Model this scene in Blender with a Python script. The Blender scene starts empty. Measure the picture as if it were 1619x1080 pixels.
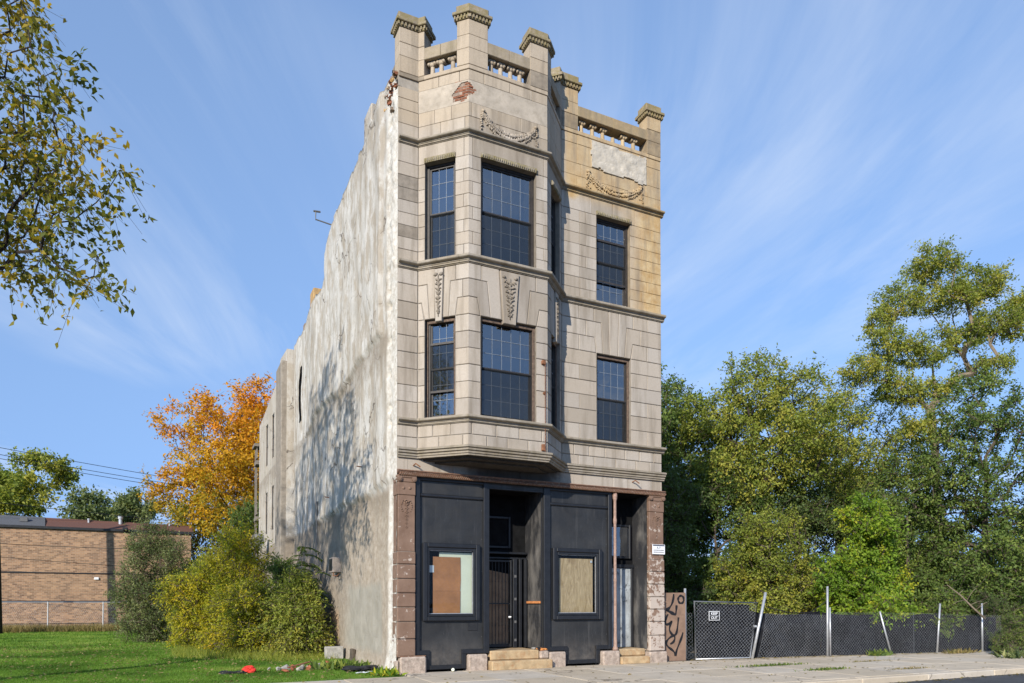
import bpy, bmesh, math, random
import numpy as np
from mathutils import Vector, Matrix

# ------------------------------------------------------------------ scene, camera, sky, sun, exposure
sc = bpy.context.scene
COL = sc.collection
random.seed(7)
RNG = np.random.default_rng(11)

cam_data = bpy.data.cameras.new('camera')
cam = bpy.data.objects.new('camera', cam_data)
COL.objects.link(cam)
cam.location = (-4.782, -16.097, 1.6)
cam.rotation_euler = (math.pi / 2 + 0.0212, 0, -0.4491)
cam_data.sensor_width = 36
cam_data.lens = 1130.4 / 1619 * 36
cam_data.shift_y = (931.4 - 540) / 1619
cam_data.clip_start = 0.1
cam_data.clip_end = 3000
sc.camera = cam

SUN_EL = math.radians(24.0)
SUN_AZ = math.radians(47.5)          # measured from -Y towards -X
to_sun = Vector((-math.sin(SUN_AZ) * math.cos(SUN_EL), -math.cos(SUN_AZ) * math.cos(SUN_EL), math.sin(SUN_EL)))

world = bpy.data.worlds.new('World')
sc.world = world
world.use_nodes = True
wt = world.node_tree
wt.nodes.clear()

def wn(t, **kw):
    n = wt.nodes.new(t)
    for k, v in kw.items():
        setattr(n, k, v)
    return n

w_out = wn('ShaderNodeOutputWorld')
w_bg = wn('ShaderNodeBackground')
w_bg.inputs['Strength'].default_value = 0.15
w_sky = wn('ShaderNodeTexSky', sky_type='NISHITA', sun_disc=False)
w_sky.sun_elevation = SUN_EL
w_sky.sun_rotation = math.pi + SUN_AZ
w_sky.air_density = 1.0
w_sky.dust_density = 0.0
w_sky.ozone_density = 3.8
# thin cirrus streaks, laid out on a high flat layer of air
w_tc = wn('ShaderNodeTexCoord')
w_sep = wn('ShaderNodeSeparateXYZ')
wt.links.new(w_tc.outputs['Generated'], w_sep.inputs[0])
def wmath(op, a, b=None):
    n = wn('ShaderNodeMath', operation=op)
    for i, x in enumerate((a, b)):
        if x is None:
            continue
        if isinstance(x, (int, float)):
            n.inputs[i].default_value = x
        else:
            wt.links.new(x, n.inputs[i])
    return n.outputs[0]
# the haze near the horizon is thin in this air: read the sky model a little higher than the true elevation
w_el = wn('ShaderNodeCombineXYZ')
wt.links.new(w_sep.outputs[0], w_el.inputs[0]); wt.links.new(w_sep.outputs[1], w_el.inputs[1])
wt.links.new(wmath('ADD', wmath('MULTIPLY', w_sep.outputs[2], 0.42), 0.41), w_el.inputs[2])
w_nv = wn('ShaderNodeVectorMath', operation='NORMALIZE')
wt.links.new(w_el.outputs[0], w_nv.inputs[0])
wt.links.new(w_nv.outputs[0], w_sky.inputs[0])
zc = wmath('MAXIMUM', wmath('ADD', w_sep.outputs[2], 0.06), 0.03)
px = wmath('DIVIDE', w_sep.outputs[0], zc)
py = wmath('DIVIDE', w_sep.outputs[1], zc)
cmb = wn('ShaderNodeCombineXYZ')
wt.links.new(px, cmb.inputs[0]); wt.links.new(py, cmb.inputs[1])
w_rot = wn('ShaderNodeVectorRotate', rotation_type='Z_AXIS')
w_rot.inputs['Angle'].default_value = 0.50
wt.links.new(cmb.outputs[0], w_rot.inputs['Vector'])
w_map = wn('ShaderNodeMapping')
w_map.inputs['Scale'].default_value = (0.80, 0.36, 1)
w_map.inputs['Location'].default_value = (1.7, 4.4, 0)
wt.links.new(w_rot.outputs[0], w_map.inputs[0])
w_n1 = wn('ShaderNodeTexNoise')
w_n1.inputs['Scale'].default_value = 1.0
w_n1.inputs['Detail'].default_value = 7
w_n1.inputs['Roughness'].default_value = 0.62
w_n1.inputs['Distortion'].default_value = 1.8
wt.links.new(w_map.outputs[0], w_n1.inputs['Vector'])
w_ramp = wn('ShaderNodeValToRGB')
w_ramp.color_ramp.elements[0].position = 0.45
w_ramp.color_ramp.elements[0].color = (0, 0, 0, 1)
w_ramp.color_ramp.elements[1].position = 0.70
w_ramp.color_ramp.elements[1].color = (0.66, 0.66, 0.66, 1)
wt.links.new(w_n1.outputs[0], w_ramp.inputs[0])
w_n2 = wn('ShaderNodeTexNoise')
w_n2.inputs['Scale'].default_value = 0.55
w_n2.inputs['Detail'].default_value = 3
wt.links.new(w_rot.outputs[0], w_n2.inputs['Vector'])
w_ramp2 = wn('ShaderNodeValToRGB')
w_ramp2.color_ramp.elements[0].position = 0.40
w_ramp2.color_ramp.elements[1].position = 0.62
wt.links.new(w_n2.outputs[0], w_ramp2.inputs[0])
w_mix = wn('ShaderNodeMix', data_type='RGBA')
wt.links.new(wmath('ADD', wmath('MULTIPLY', w_ramp.outputs[0], w_ramp2.outputs[0]), 0.09), w_mix.inputs[0])
wt.links.new(w_sky.outputs[0], w_mix.inputs[6])
w_mix.inputs[7].default_value = (3.0, 3.3, 3.75, 1)
wt.links.new(w_mix.outputs[2], w_bg.inputs[0])
wt.links.new(w_bg.outputs[0], w_out.inputs[0])

sun_data = bpy.data.lights.new('sun', 'SUN')
sun_data.energy = 3.25
sun_data.angle = math.radians(0.53)
sun_data.color = (1.0, 0.93, 0.82)
sun = bpy.data.objects.new('sun', sun_data)
COL.objects.link(sun)
sun.rotation_euler = to_sun.to_track_quat('Z', 'Y').to_euler()
sun.location = (-30, -30, 40)

vs = sc.view_settings
vs.view_transform = 'Standard'
vs.look = 'None'
vs.exposure = 0.92
vs.gamma = 1.0
vs.use_curve_mapping = False
sc.cycles.use_denoising = True
sc.cycles.max_bounces = 6
sc.cycles.diffuse_bounces = 3
sc.cycles.glossy_bounces = 3
sc.cycles.transmission_bounces = 4
sc.cycles.transparent_max_bounces = 12
sc.cycles.caustics_reflective = False
sc.cycles.caustics_refractive = False

# ------------------------------------------------------------------ materials
class NT:
    def __init__(self, name):
        self.m = bpy.data.materials.new(name)
        self.m.use_nodes = True
        self.t = self.m.node_tree
        self.b = self.t.nodes['Principled BSDF']
        self.out = self.t.nodes['Material Output']
    def n(self, t, **kw):
        x = self.t.nodes.new(t)
        for k, v in kw.items():
            setattr(x, k, v)
        return x
    def l(self, a, b):
        self.t.links.new(a, b)
    def put(self, sock, x):
        if isinstance(x, (int, float)):
            sock.default_value = x
        elif isinstance(x, (tuple, list)):
            sock.default_value = tuple(x) + ((1,) if len(x) == 3 and sock.type == 'RGBA' else ())
        else:
            self.l(x, sock)
    def pos(self):
        if not hasattr(self, '_g'):
            self._g = self.n('ShaderNodeNewGeometry')
        return self._g.outputs['Position']
    def xyz(self):
        if not hasattr(self, '_s'):
            self._s = self.n('ShaderNodeSeparateXYZ')
            self.l(self.pos(), self._s.inputs[0])
        return self._s.outputs
    def mapped(self, scale=(1, 1, 1), loc=(0, 0, 0), vec=None):
        mp = self.n('ShaderNodeMapping')
        mp.inputs['Scale'].default_value = scale
        mp.inputs['Location'].default_value = loc
        self.l(vec or self.pos(), mp.inputs[0])
        return mp.outputs[0]
    def noise(self, scale, detail=4, rough=0.55, vec=None, dist=0.0):
        x = self.n('ShaderNodeTexNoise')
        x.inputs['Scale'].default_value = scale
        x.inputs['Detail'].default_value = detail
        x.inputs['Roughness'].default_value = rough
        x.inputs['Distortion'].default_value = dist
        self.l(vec or self.pos(), x.inputs['Vector'])
        return x.outputs[0]
    def ramp(self, fac, stops):
        r = self.n('ShaderNodeValToRGB')
        e = r.color_ramp.elements
        while len(e) < len(stops):
            e.new(0.5)
        for el, (p, c) in zip(e, stops):
            el.position = p
            el.color = (c, c, c, 1) if isinstance(c, (int, float)) else tuple(c) + (1,)
        self.l(fac, r.inputs[0])
        return r.outputs[0]
    def mix(self, fac, a, b, mode='MIX'):
        x = self.n('ShaderNodeMix', data_type='RGBA', blend_type=mode)
        self.put(x.inputs[0], fac); self.put(x.inputs[6], a); self.put(x.inputs[7], b)
        return x.outputs[2]
    def math(self, op, a, b=0.0, clamp=False):
        x = self.n('ShaderNodeMath', operation=op, use_clamp=clamp)
        self.put(x.inputs[0], a); self.put(x.inputs[1], b)
        return x.outputs[0]
    def step(self, v, a, b):
        x = self.n('ShaderNodeMapRange', interpolation_type='SMOOTHSTEP')
        self.put(x.inputs[0], v)
        x.inputs[1].default_value = a; x.inputs[2].default_value = b
        return x.outputs[0]
    def bump(self, h, strength, dist):
        x = self.n('ShaderNodeBump')
        x.inputs['Strength'].default_value = strength
        x.inputs['Distance'].default_value = dist
        self.l(h, x.inputs['Height'])
        self.l(x.outputs[0], self.b.inputs['Normal'])
        return x
    def objrand(self):
        x = self.n('ShaderNodeObjectInfo')
        return x.outputs['Random']
    def done(self, col=None, rough=0.8, metal=0.0, spec=0.4):
        if col is not None:
            self.put(self.b.inputs['Base Color'], col)
        self.put(self.b.inputs['Roughness'], rough)
        self.b.inputs['Metallic'].default_value = metal
        self.b.inputs['Specular IOR Level'].default_value = spec
        return self.m

MATS = {}

def mat_stone(name, warm=0.0, dark=0.0, moss=0.0, ochre=True):
    k = NT(name)
    big = k.noise(0.9, 5, 0.6)
    fine = k.noise(28, 5, 0.7)
    streak = k.noise(1.0, 5, 0.65, k.mapped((3.2, 3.2, 0.35)))
    base = k.mix(k.ramp(big, [(0.3, 0.0), (0.72, 1.0)]), (0.345, 0.298, 0.243), (0.44, 0.388, 0.325))
    rnd = k.objrand()
    base = k.mix(0.80, base, k.ramp(rnd, [(0, (0.31, 0.265, 0.21)), (0.12, (0.38, 0.325, 0.262)), (0.3, (0.435, 0.385, 0.325)), (0.5, (0.395, 0.335, 0.265)), (0.75, (0.47, 0.42, 0.36)), (0.9, (0.42, 0.375, 0.32)), (1, (0.33, 0.29, 0.245))]))
    if ochre:
        s = k.xyz()
        w = k.math('MULTIPLY_ADD', k.noise(1.6, 4), 1.6, True)
        k.put(w.node.inputs[2], -0.8)
        xr = k.step(k.math('ADD', s[0], w), 6.05, 7.3)
        z3 = k.step(s[2], 9.55, 9.75)
        zt = k.step(k.math('ADD', s[2], w), 12.2, 12.7)
        xm = k.step(s[0], 4.46, 4.62)
        m = k.math('MAXIMUM', k.math('MULTIPLY', xr, z3), k.math('MULTIPLY', xm, zt))
        oc = k.mix(k.ramp(k.noise(2.4, 5, 0.7), [(0.36, 0), (0.66, 1)]), (0.56, 0.42, 0.225), (0.40, 0.235, 0.075))
        base = k.mix(k.math('MULTIPLY', m, 0.92), base, oc)
        tan = k.math('MULTIPLY', k.step(k.math('ADD', s[2], w), 12.6, 13.2), 0.5)
        base = k.mix(tan, base, (0.43, 0.335, 0.22))
    dirt = k.ramp(streak, [(0.48, 0.0), (0.69, 0.78)])
    base = k.mix(dirt, base, (0.20, 0.165, 0.125))
    base = k.mix(k.ramp(k.noise(7, 6, 0.75), [(0.56, 0.0), (0.8, 0.5)]), base, (0.26, 0.21, 0.16))
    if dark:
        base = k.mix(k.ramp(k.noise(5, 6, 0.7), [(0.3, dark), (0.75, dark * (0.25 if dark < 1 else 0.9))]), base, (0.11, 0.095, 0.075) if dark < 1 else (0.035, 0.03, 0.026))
    if moss:
        base = k.mix(k.ramp(k.noise(9, 6, 0.7), [(0.35, 0.0), (0.62, moss)]), base, (0.20, 0.165, 0.055))
    base = k.mix(k.ramp(fine, [(0.3, 0.28), (0.6, 0.0)]), base, (0.22, 0.18, 0.14))
    h = k.math('ADD', k.math('MULTIPLY', fine, 0.5), k.noise(110, 3, 0.6))
    k.bump(h, 0.35, 0.008)
    return k.done(base, 0.92, 0, 0.2)

MATS['stone'] = mat_stone('limestone')
MATS['stone_dark'] = mat_stone('weathered_limestone', dark=0.75)
MATS['stone_belt'] = mat_stone('belt_limestone', dark=0.45, moss=0.25)
MATS['stone_soot'] = mat_stone('sooty_limestone', dark=1.0, ochre=False)  # near-black: grime plus the bay's shade put into the soffit colour
MATS['stone_cap'] = mat_stone('mossy_limestone', dark=0.55, moss=0.8)

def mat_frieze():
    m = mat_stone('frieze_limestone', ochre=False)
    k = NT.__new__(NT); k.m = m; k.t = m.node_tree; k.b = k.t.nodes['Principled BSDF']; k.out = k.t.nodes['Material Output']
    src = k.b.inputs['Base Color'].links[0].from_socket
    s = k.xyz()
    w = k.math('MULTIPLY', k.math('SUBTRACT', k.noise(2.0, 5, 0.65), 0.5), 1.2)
    a = k.math('MULTIPLY', k.step(k.math('ADD', s[0], w), 1.3, 2.3), k.step(k.math('ADD', s[0], w), 4.7, 3.9))  # bay's cast shadow, with some grime, painted dark across the frieze middle
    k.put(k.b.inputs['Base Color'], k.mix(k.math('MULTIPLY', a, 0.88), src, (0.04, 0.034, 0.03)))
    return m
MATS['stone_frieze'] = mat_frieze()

def simple(name, col, rough=0.8, metal=0.0, var=0.25, scale=6, spec=0.4, bump=0.0, bscale=40, dirt=None, dirtamt=0.5):
    k = NT(name)
    n = k.noise(scale, 5, 0.65)
    c2 = tuple(c * (1 - var) for c in col)
    c3 = tuple(min(1, c * (1 + var)) for c in col)
    base = k.mix(k.ramp(n, [(0.3, 0), (0.7, 1)]), c2, c3)
    if dirt:
        base = k.mix(k.ramp(k.noise(scale * 2.3, 6, 0.7), [(0.5, 0), (0.72, dirtamt)]), base, dirt)
    if bump:
        k.bump(k.noise(bscale, 4, 0.6), bump, 0.01)
    return k.done(base, rough, metal, spec)

MATS['mortar'] = simple('mortar', (0.30, 0.265, 0.22), 0.95, bump=0.4, bscale=60)
MATS['stucco'] = simple('cracked_stucco', (0.40, 0.345, 0.275), 0.95, var=0.2, scale=3, bump=0.4, bscale=30, dirt=(0.24, 0.20, 0.15), dirtamt=0.6)
MATS['white_render'] = simple('white_render_patch', (0.45, 0.405, 0.335), 0.95, var=0.22, scale=5, bump=0.6, bscale=14, dirt=(0.45, 0.38, 0.27), dirtamt=0.5)
MATS['red_brick'] = simple('broken_red_brick', (0.20, 0.072, 0.036), 0.95, var=0.5, scale=9, bump=0.6, bscale=50, dirt=(0.38, 0.30, 0.22), dirtamt=0.6)
MATS['old_mortar'] = simple('crumbling_mortar', (0.26, 0.20, 0.155), 0.95, var=0.4, scale=8, bump=0.6)
MATS['brown_metal'] = simple('brown_painted_iron', (0.17, 0.088, 0.052), 0.6, var=0.25, scale=8, bump=0.15, dirt=(0.34, 0.28, 0.22), dirtamt=0.75)
MATS['rust'] = simple('rusty_iron', (0.20, 0.085, 0.04), 0.85, var=0.5, scale=20, bump=0.4)
MATS['white_paint_rust'] = simple('peeling_paint_column', (0.30, 0.20, 0.155), 0.7, var=0.3, scale=15, bump=0.25, dirt=(0.20, 0.09, 0.05), dirtamt=0.8)
MATS['frame'] = simple('dark_window_frame', (0.035, 0.03, 0.027), 0.45, var=0.3, scale=10, dirt=(0.12, 0.10, 0.085), dirtamt=0.4)
MATS['old_wood'] = simple('peeling_brickmould', (0.13, 0.09, 0.065), 0.85, var=0.5, scale=18, bump=0.4, dirt=(0.05, 0.035, 0.03), dirtamt=0.9)
MATS['grille'] = simple('white_grille', (0.20, 0.23, 0.27), 0.5, var=0.05)
MATS['jamb'] = simple('beige_inner_jamb', (0.60, 0.50, 0.38), 0.7, var=0.25, scale=12, dirt=(0.22, 0.16, 0.11), dirtamt=0.6)
MATS['interior'] = simple('dark_room', (0.025, 0.025, 0.027), 0.9)
MATS['concrete'] = None
MATS['dark_roof'] = simple('tar_roof', (0.06, 0.058, 0.055), 0.95)
MATS['tan_clay'] = simple('ochre_chimney', (0.42, 0.27, 0.12), 0.95, var=0.3, scale=5, bump=0.4, dirt=(0.2, 0.14, 0.08))
MATS['galv'] = simple('galvanised_steel', (0.50, 0.51, 0.52), 0.45, metal=0.6, var=0.15, scale=12, dirt=(0.3, 0.27, 0.24), dirtamt=0.4)
MATS['black_iron'] = simple('black_iron', (0.018, 0.018, 0.019), 0.45, var=0.4)
MATS['cardboard'] = simple('brown_cardboard', (0.44, 0.20, 0.085), 0.85, var=0.2, scale=2.5)
MATS['pale_board'] = simple('pale_green_board', (0.80, 0.84, 0.66), 0.85, var=0.08, scale=1.5)
MATS['paper'] = simple('white_paper', (0.62, 0.66, 0.70), 0.8, var=0.05)
MATS['white_sign'] = simple('white_sign', (0.72, 0.73, 0.74), 0.5, var=0.06)
MATS['print_dark'] = simple('dark_print', (0.07, 0.08, 0.11), 0.6, var=0.1)
MATS['black_paint'] = simple('black_spray_paint', (0.008, 0.008, 0.009), 0.5, var=0.2)
MATS['board_brown'] = simple('brown_painted_board', (0.21, 0.135, 0.092), 0.7, var=0.2, scale=4, bump=0.1, dirt=(0.12, 0.075, 0.05), dirtamt=0.5)
MATS['orange_board'] = simple('orange_wood', (0.50, 0.20, 0.07), 0.7, var=0.3, scale=14)
MATS['sandstone'] = simple('worn_sandstone_step', (0.40, 0.29, 0.165), 0.95, var=0.3, scale=3.5, bump=0.45, bscale=30, dirt=(0.30, 0.13, 0.045), dirtamt=0.7)
MATS['granite'] = simple('flaking_plinth_stone', (0.36, 0.29, 0.235), 0.95, var=0.35, scale=9, bump=0.6, bscale=24, dirt=(0.17, 0.11, 0.085), dirtamt=0.7)
MATS['asphalt'] = simple('asphalt', (0.055, 0.055, 0.058), 0.9, var=0.25, scale=2, bump=0.4, bscale=120)
MATS['soil'] = simple('leaf_litter', (0.075, 0.058, 0.035), 0.95, var=0.5, scale=4, bump=0.5)
MATS['bark'] = simple('bark', (0.085, 0.066, 0.048), 0.95, var=0.4, scale=7, bump=0.7, bscale=22)
MATS['bark_pale'] = simple('pale_bark', (0.19, 0.15, 0.105), 0.95, var=0.35, scale=7, bump=0.7, bscale=22)
MATS['bark_dark'] = simple('dark_bark', (0.035, 0.027, 0.022), 0.95, var=0.4, scale=7, bump=0.7, bscale=22)
MATS['porch_wood'] = simple('grey_porch_wood', (0.19, 0.165, 0.135), 0.9, var=0.3, scale=9)
MATS['dish'] = simple('grey_dish', (0.11, 0.11, 0.11), 0.55, var=0.1)
MATS['meter'] = simple('beige_meter_box', (0.36, 0.30, 0.25), 0.6, var=0.15, scale=14, dirt=(0.2, 0.12, 0.08))
MATS['red_cloth'] = simple('red_cloth', (0.62, 0.035, 0.022), 0.8, var=0.2, scale=20)
MATS['black_cloth'] = simple('black_cloth', (0.014, 0.014, 0.017), 0.7, var=0.3, scale=20)
MATS['grey_rubble'] = simple('concrete_rubble', (0.34, 0.32, 0.29), 0.95, var=0.3, scale=9, bump=0.5)
MATS['orange_brick'] = simple('orange_brick_rubble', (0.30, 0.10, 0.05), 0.95, var=0.3, scale=12, bump=0.5)
MATS['wire'] = simple('black_cable', (0.012, 0.012, 0.013), 0.6)
MATS['shingle'] = simple('brown_shingle', (0.115, 0.052, 0.036), 0.9, var=0.3, scale=20, bump=0.4)
MATS['shingle_grey'] = simple('grey_shingle', (0.085, 0.088, 0.095), 0.9, var=0.3, scale=20, bump=0.4)
MATS['tape'] = simple('litter_orange', (0.55, 0.22, 0.06), 0.7, var=0.3, scale=30)

def mat_black_panel():
    k = NT('black_painted_panel')
    n = k.noise(1.1, 6, 0.62, None, 0.8)
    st = k.noise(1.0, 6, 0.72, k.mapped((7, 7, 0.45)))
    base = k.mix(k.ramp(n, [(0.3, 0), (0.7, 1)]), (0.017, 0.017, 0.0175), (0.037, 0.037, 0.037))
    base = k.mix(k.ramp(st, [(0.54, 0), (0.78, 0.5)]), base, (0.10, 0.097, 0.093))
    base = k.mix(k.ramp(k.noise(75, 4, 0.75), [(0.64, 0), (0.72, 0.5)]), base, (0.17, 0.165, 0.16))
    scr = k.noise(1.0, 3, 0.6, k.mapped((60, 60, 4)))
    base = k.mix(k.ramp(scr, [(0.70, 0), (0.74, 0.45)]), base, (0.15, 0.15, 0.15))
    s = k.xyz()
    dust = k.math('MULTIPLY', k.step(s[2], 0.9, 0.1), k.ramp(k.noise(5, 5, 0.7), [(0.35, 0.1), (0.7, 0.6)]))
    base = k.mix(dust, base, (0.15, 0.13, 0.11))
    k.bump(k.math('ADD', k.math('MULTIPLY', k.noise(2.3, 4, 0.55), 1.0), k.math('MULTIPLY', k.noise(40, 4, 0.6), 0.06)), 0.30, 0.03)
    r = k.ramp(k.noise(2.7, 5, 0.6), [(0.3, 0.30), (0.7, 0.58)])
    return k.done(base, r, 0, 0.38)
MATS['panel'] = mat_black_panel()
MATS['soot'] = simple('matt_soot_black', (0.009, 0.009, 0.0095), 0.95, var=0.4, spec=0.1)  # shade of the door recesses put into a flat near-black colour
MATS['trim'] = simple('black_glossy_trim', (0.014, 0.015, 0.018), 0.38, var=0.25, scale=6)

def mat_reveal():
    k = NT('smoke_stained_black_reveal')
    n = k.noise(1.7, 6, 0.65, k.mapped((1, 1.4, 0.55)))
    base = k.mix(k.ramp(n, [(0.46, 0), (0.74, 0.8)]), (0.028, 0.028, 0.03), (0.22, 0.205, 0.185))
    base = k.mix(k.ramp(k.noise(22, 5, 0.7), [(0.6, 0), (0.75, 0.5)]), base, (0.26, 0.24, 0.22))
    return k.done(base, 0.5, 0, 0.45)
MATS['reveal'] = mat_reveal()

def mat_pilaster(peel):
    k = NT('brownstone_paint_%s' % ('peeling' if peel > 0.5 else 'worn'))
    n = k.noise(4, 5, 0.65)
    base = k.mix(k.ramp(n, [(0.3, 0), (0.7, 1)]), (0.150, 0.090, 0.060), (0.215, 0.138, 0.097))
    s = k.xyz()
    low = k.step(s[2], 3.6, 1.2)
    pn = k.noise(7, 6, 0.70)
    pm = k.math('ADD', pn, k.math('MULTIPLY', low, 0.16 * peel))
    base = k.mix(k.ramp(pm, [(0.64 - 0.05 * peel, 0), (0.68 - 0.05 * peel, 0.9)]), base, (0.46, 0.39, 0.33))
    base = k.mix(k.ramp(k.noise(9, 5, 0.7), [(0.62, 0), (0.75, 0.7 * peel)]), base, (0.09, 0.07, 0.065))
    k.bump(pm, 0.3, 0.01)
    return k.done(base, 0.75, 0, 0.35)
MATS['pilaster'] = mat_pilaster(0.25)
MATS['pilaster_peel'] = mat_pilaster(1.0)

def mat_plaster():
    k = NT('weathered_white_plaster')
    s = k.xyz()
    warp = k.math('MULTIPLY', k.math('SUBTRACT', k.noise(0.8, 5, 0.6), 0.5), 1.6)
    fine = k.noise(9, 6, 0.7)
    streak = k.noise(1.0, 6, 0.68, k.mapped((2.2, 2.2, 0.20)))
    streak2 = k.noise(1.0, 5, 0.7, k.mapped((1.0, 0.75, 0.12), (4, 2, 0)))
    base = k.mix(k.ramp(k.noise(1.3, 5, 0.6), [(0.3, 0), (0.7, 1)]), (0.50, 0.475, 0.43), (0.64, 0.62, 0.58))
    base = k.mix(k.ramp(k.noise(2.1, 6, 0.7, k.mapped((1, 1, 0.5), (3, 3, 3))), [(0.49, 0), (0.56, 0.8)]), base, (0.40, 0.345, 0.275))
    base = k.mix(k.ramp(streak, [(0.48, 0), (0.68, 0.75)]), base, (0.34, 0.295, 0.235))
    base = k.mix(k.ramp(streak2, [(0.54, 0), (0.70, 0.7)]), base, (0.30, 0.255, 0.20))
    base = k.mix(k.ramp(fine, [(0.56, 0), (0.72, 0.7)]), base, (0.34, 0.285, 0.22))
    rear = k.step(k.math('ADD', s[1], warp), 13.5, 16.5)
    base = k.mix(k.math('MULTIPLY', rear, 0.55), base, (0.42, 0.365, 0.29))
    # noisy dark band below the upper ledge of render
    wz = k.math('ADD', s[2], k.math('MULTIPLY', warp, 0.22))
    rim = k.math('MULTIPLY', k.step(wz, 7.2, 8.0), k.step(wz, 8.25, 8.1))
    base = k.mix(k.math('MULTIPLY', rim, k.ramp(k.noise(3.0, 6, 0.7), [(0.3, 0.15), (0.65, 0.85)])), base, (0.25, 0.21, 0.165))
    drips = k.noise(1.0, 4, 0.6, k.mapped((6, 5, 0.08), (1, 5, 2)))
    base = k.mix(k.ramp(drips, [(0.58, 0), (0.66, 0.7)]), base, (0.22, 0.19, 0.155))
    pits = k.n('ShaderNodeTexVoronoi'); pits.inputs['Scale'].default_value = 7.0
    k.l(k.pos(), pits.inputs['Vector'])
    base = k.mix(k.ramp(pits.outputs['Distance'], [(0.05, 0.7), (0.13, 0.0)]), base, (0.20, 0.165, 0.13))
    ck = k.n('ShaderNodeTexVoronoi', feature='DISTANCE_TO_EDGE'); ck.inputs['Scale'].default_value = 0.55
    cw = k.n('ShaderNodeTexNoise'); cw.inputs['Scale'].default_value = 1.2; cw.inputs['Detail'].default_value = 6
    ca = k.n('ShaderNodeVectorMath', operation='ADD')
    k.l(k.pos(), cw.inputs['Vector']); k.l(k.pos(), ca.inputs[0]); k.l(cw.outputs['Color'], ca.inputs[1]); k.l(ca.outputs[0], ck.inputs['Vector'])
    base = k.mix(k.math('MULTIPLY', k.ramp(ck.outputs[0], [(0.004, 0.9), (0.012, 0.0)]), k.ramp(k.noise(0.7, 3), [(0.48, 0), (0.56, 1)])), base, (0.13, 0.11, 0.09))
    # the lower storey: coarse tan render, dark stain under the ledge, grey cement patch, bare brick
    low = k.step(k.math('ADD', s[2], k.math('MULTIPLY', warp, 0.35)), 4.55, 4.3)
    tan = k.mix(k.ramp(k.noise(6, 6, 0.75), [(0.35, 0), (0.7, 1)]), (0.29, 0.232, 0.17), (0.50, 0.435, 0.35))
    tan = k.mix(k.ramp(k.noise(42, 4, 0.7), [(0.52, 0), (0.68, 0.6)]), tan, (0.30, 0.24, 0.18))
    base = k.mix(k.math('MULTIPLY', low, 0.92), base, tan)
    y = s[1]
    far = k.math('MULTIPLY', low, k.step(k.math('ADD', y, warp), 3.4, 6.6))
    dk = k.ramp(k.noise(1.0, 6, 0.7, k.mapped((3, 1.2, 0.4), (0, 7, 0))), [(0.3, 0.75), (0.72, 0.1)])
    base = k.mix(k.math('MULTIPLY', far, dk), base, (0.215, 0.185, 0.15))
    ledge = k.math('MULTIPLY', k.step(s[2], 3.5, 4.4), low)
    base = k.mix(k.math('MULTIPLY', ledge, k.ramp(fine, [(0.3, 0.8), (0.7, 0.3)])), base, (0.24, 0.20, 0.155))
    # cement patch
    py_ = k.math('MULTIPLY', k.step(k.math('ADD', y, k.math('MULTIPLY', warp, 0.2)), 1.1, 1.35), k.step(k.math('ADD', y, k.math('MULTIPLY', warp, 0.8)), 5.6, 4.6))
    pz = k.math('MULTIPLY', k.step(k.math('ADD', s[2], k.math('MULTIPLY', warp, 0.25)), 2.25, 2.0), k.step(k.math('ADD', s[2], k.math('MULTIPLY', warp, 0.2)), 0.25, 0.5))
    cem = k.mix(k.ramp(k.noise(2.2, 5, 0.6), [(0.3, 0), (0.7, 1)]), (0.30, 0.275, 0.225), (0.40, 0.37, 0.31))
    base = k.mix(k.math('MULTIPLY', k.math('MULTIPLY', py_, pz), 0.96), base, cem)
    # bare brick by the shrubs
    by = k.math('MULTIPLY', k.step(y, 5.9, 6.4), k.step(y, 9.0, 8.2))
    bz = k.step(k.math('ADD', s[2], k.math('MULTIPLY', warp, 0.5)), 1.45, 1.1)
    br = k.mix(k.ramp(k.noise(14, 5, 0.7), [(0.35, 0), (0.7, 1)]), (0.40, 0.225, 0.11), (0.52, 0.42, 0.31))
    base = k.mix(k.math('MULTIPLY', k.math('MULTIPLY', by, bz), 0.8), base, br)
    # the raw white edge strip beside the stone front
    edge = k.step(k.math('ADD', y, k.math('MULTIPLY', warp, 0.12)), 0.75, 0.55)
    ew = k.mix(k.ramp(k.noise(8, 6, 0.75), [(0.42, 0), (0.66, 1)]), (0.69, 0.665, 0.61), (0.46, 0.405, 0.33))
    base = k.mix(k.math('MULTIPLY', edge, 0.9), base, ew)
    h = k.math('ADD', k.math('MULTIPLY', k.noise(26, 6, 0.75), 1.0), k.math('MULTIPLY', k.noise(90, 3, 0.6), 0.4))
    k.bump(h, 0.85, 0.03)
    return k.done(base, 0.95, 0, 0.15)
MATS['plaster'] = mat_plaster()

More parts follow.
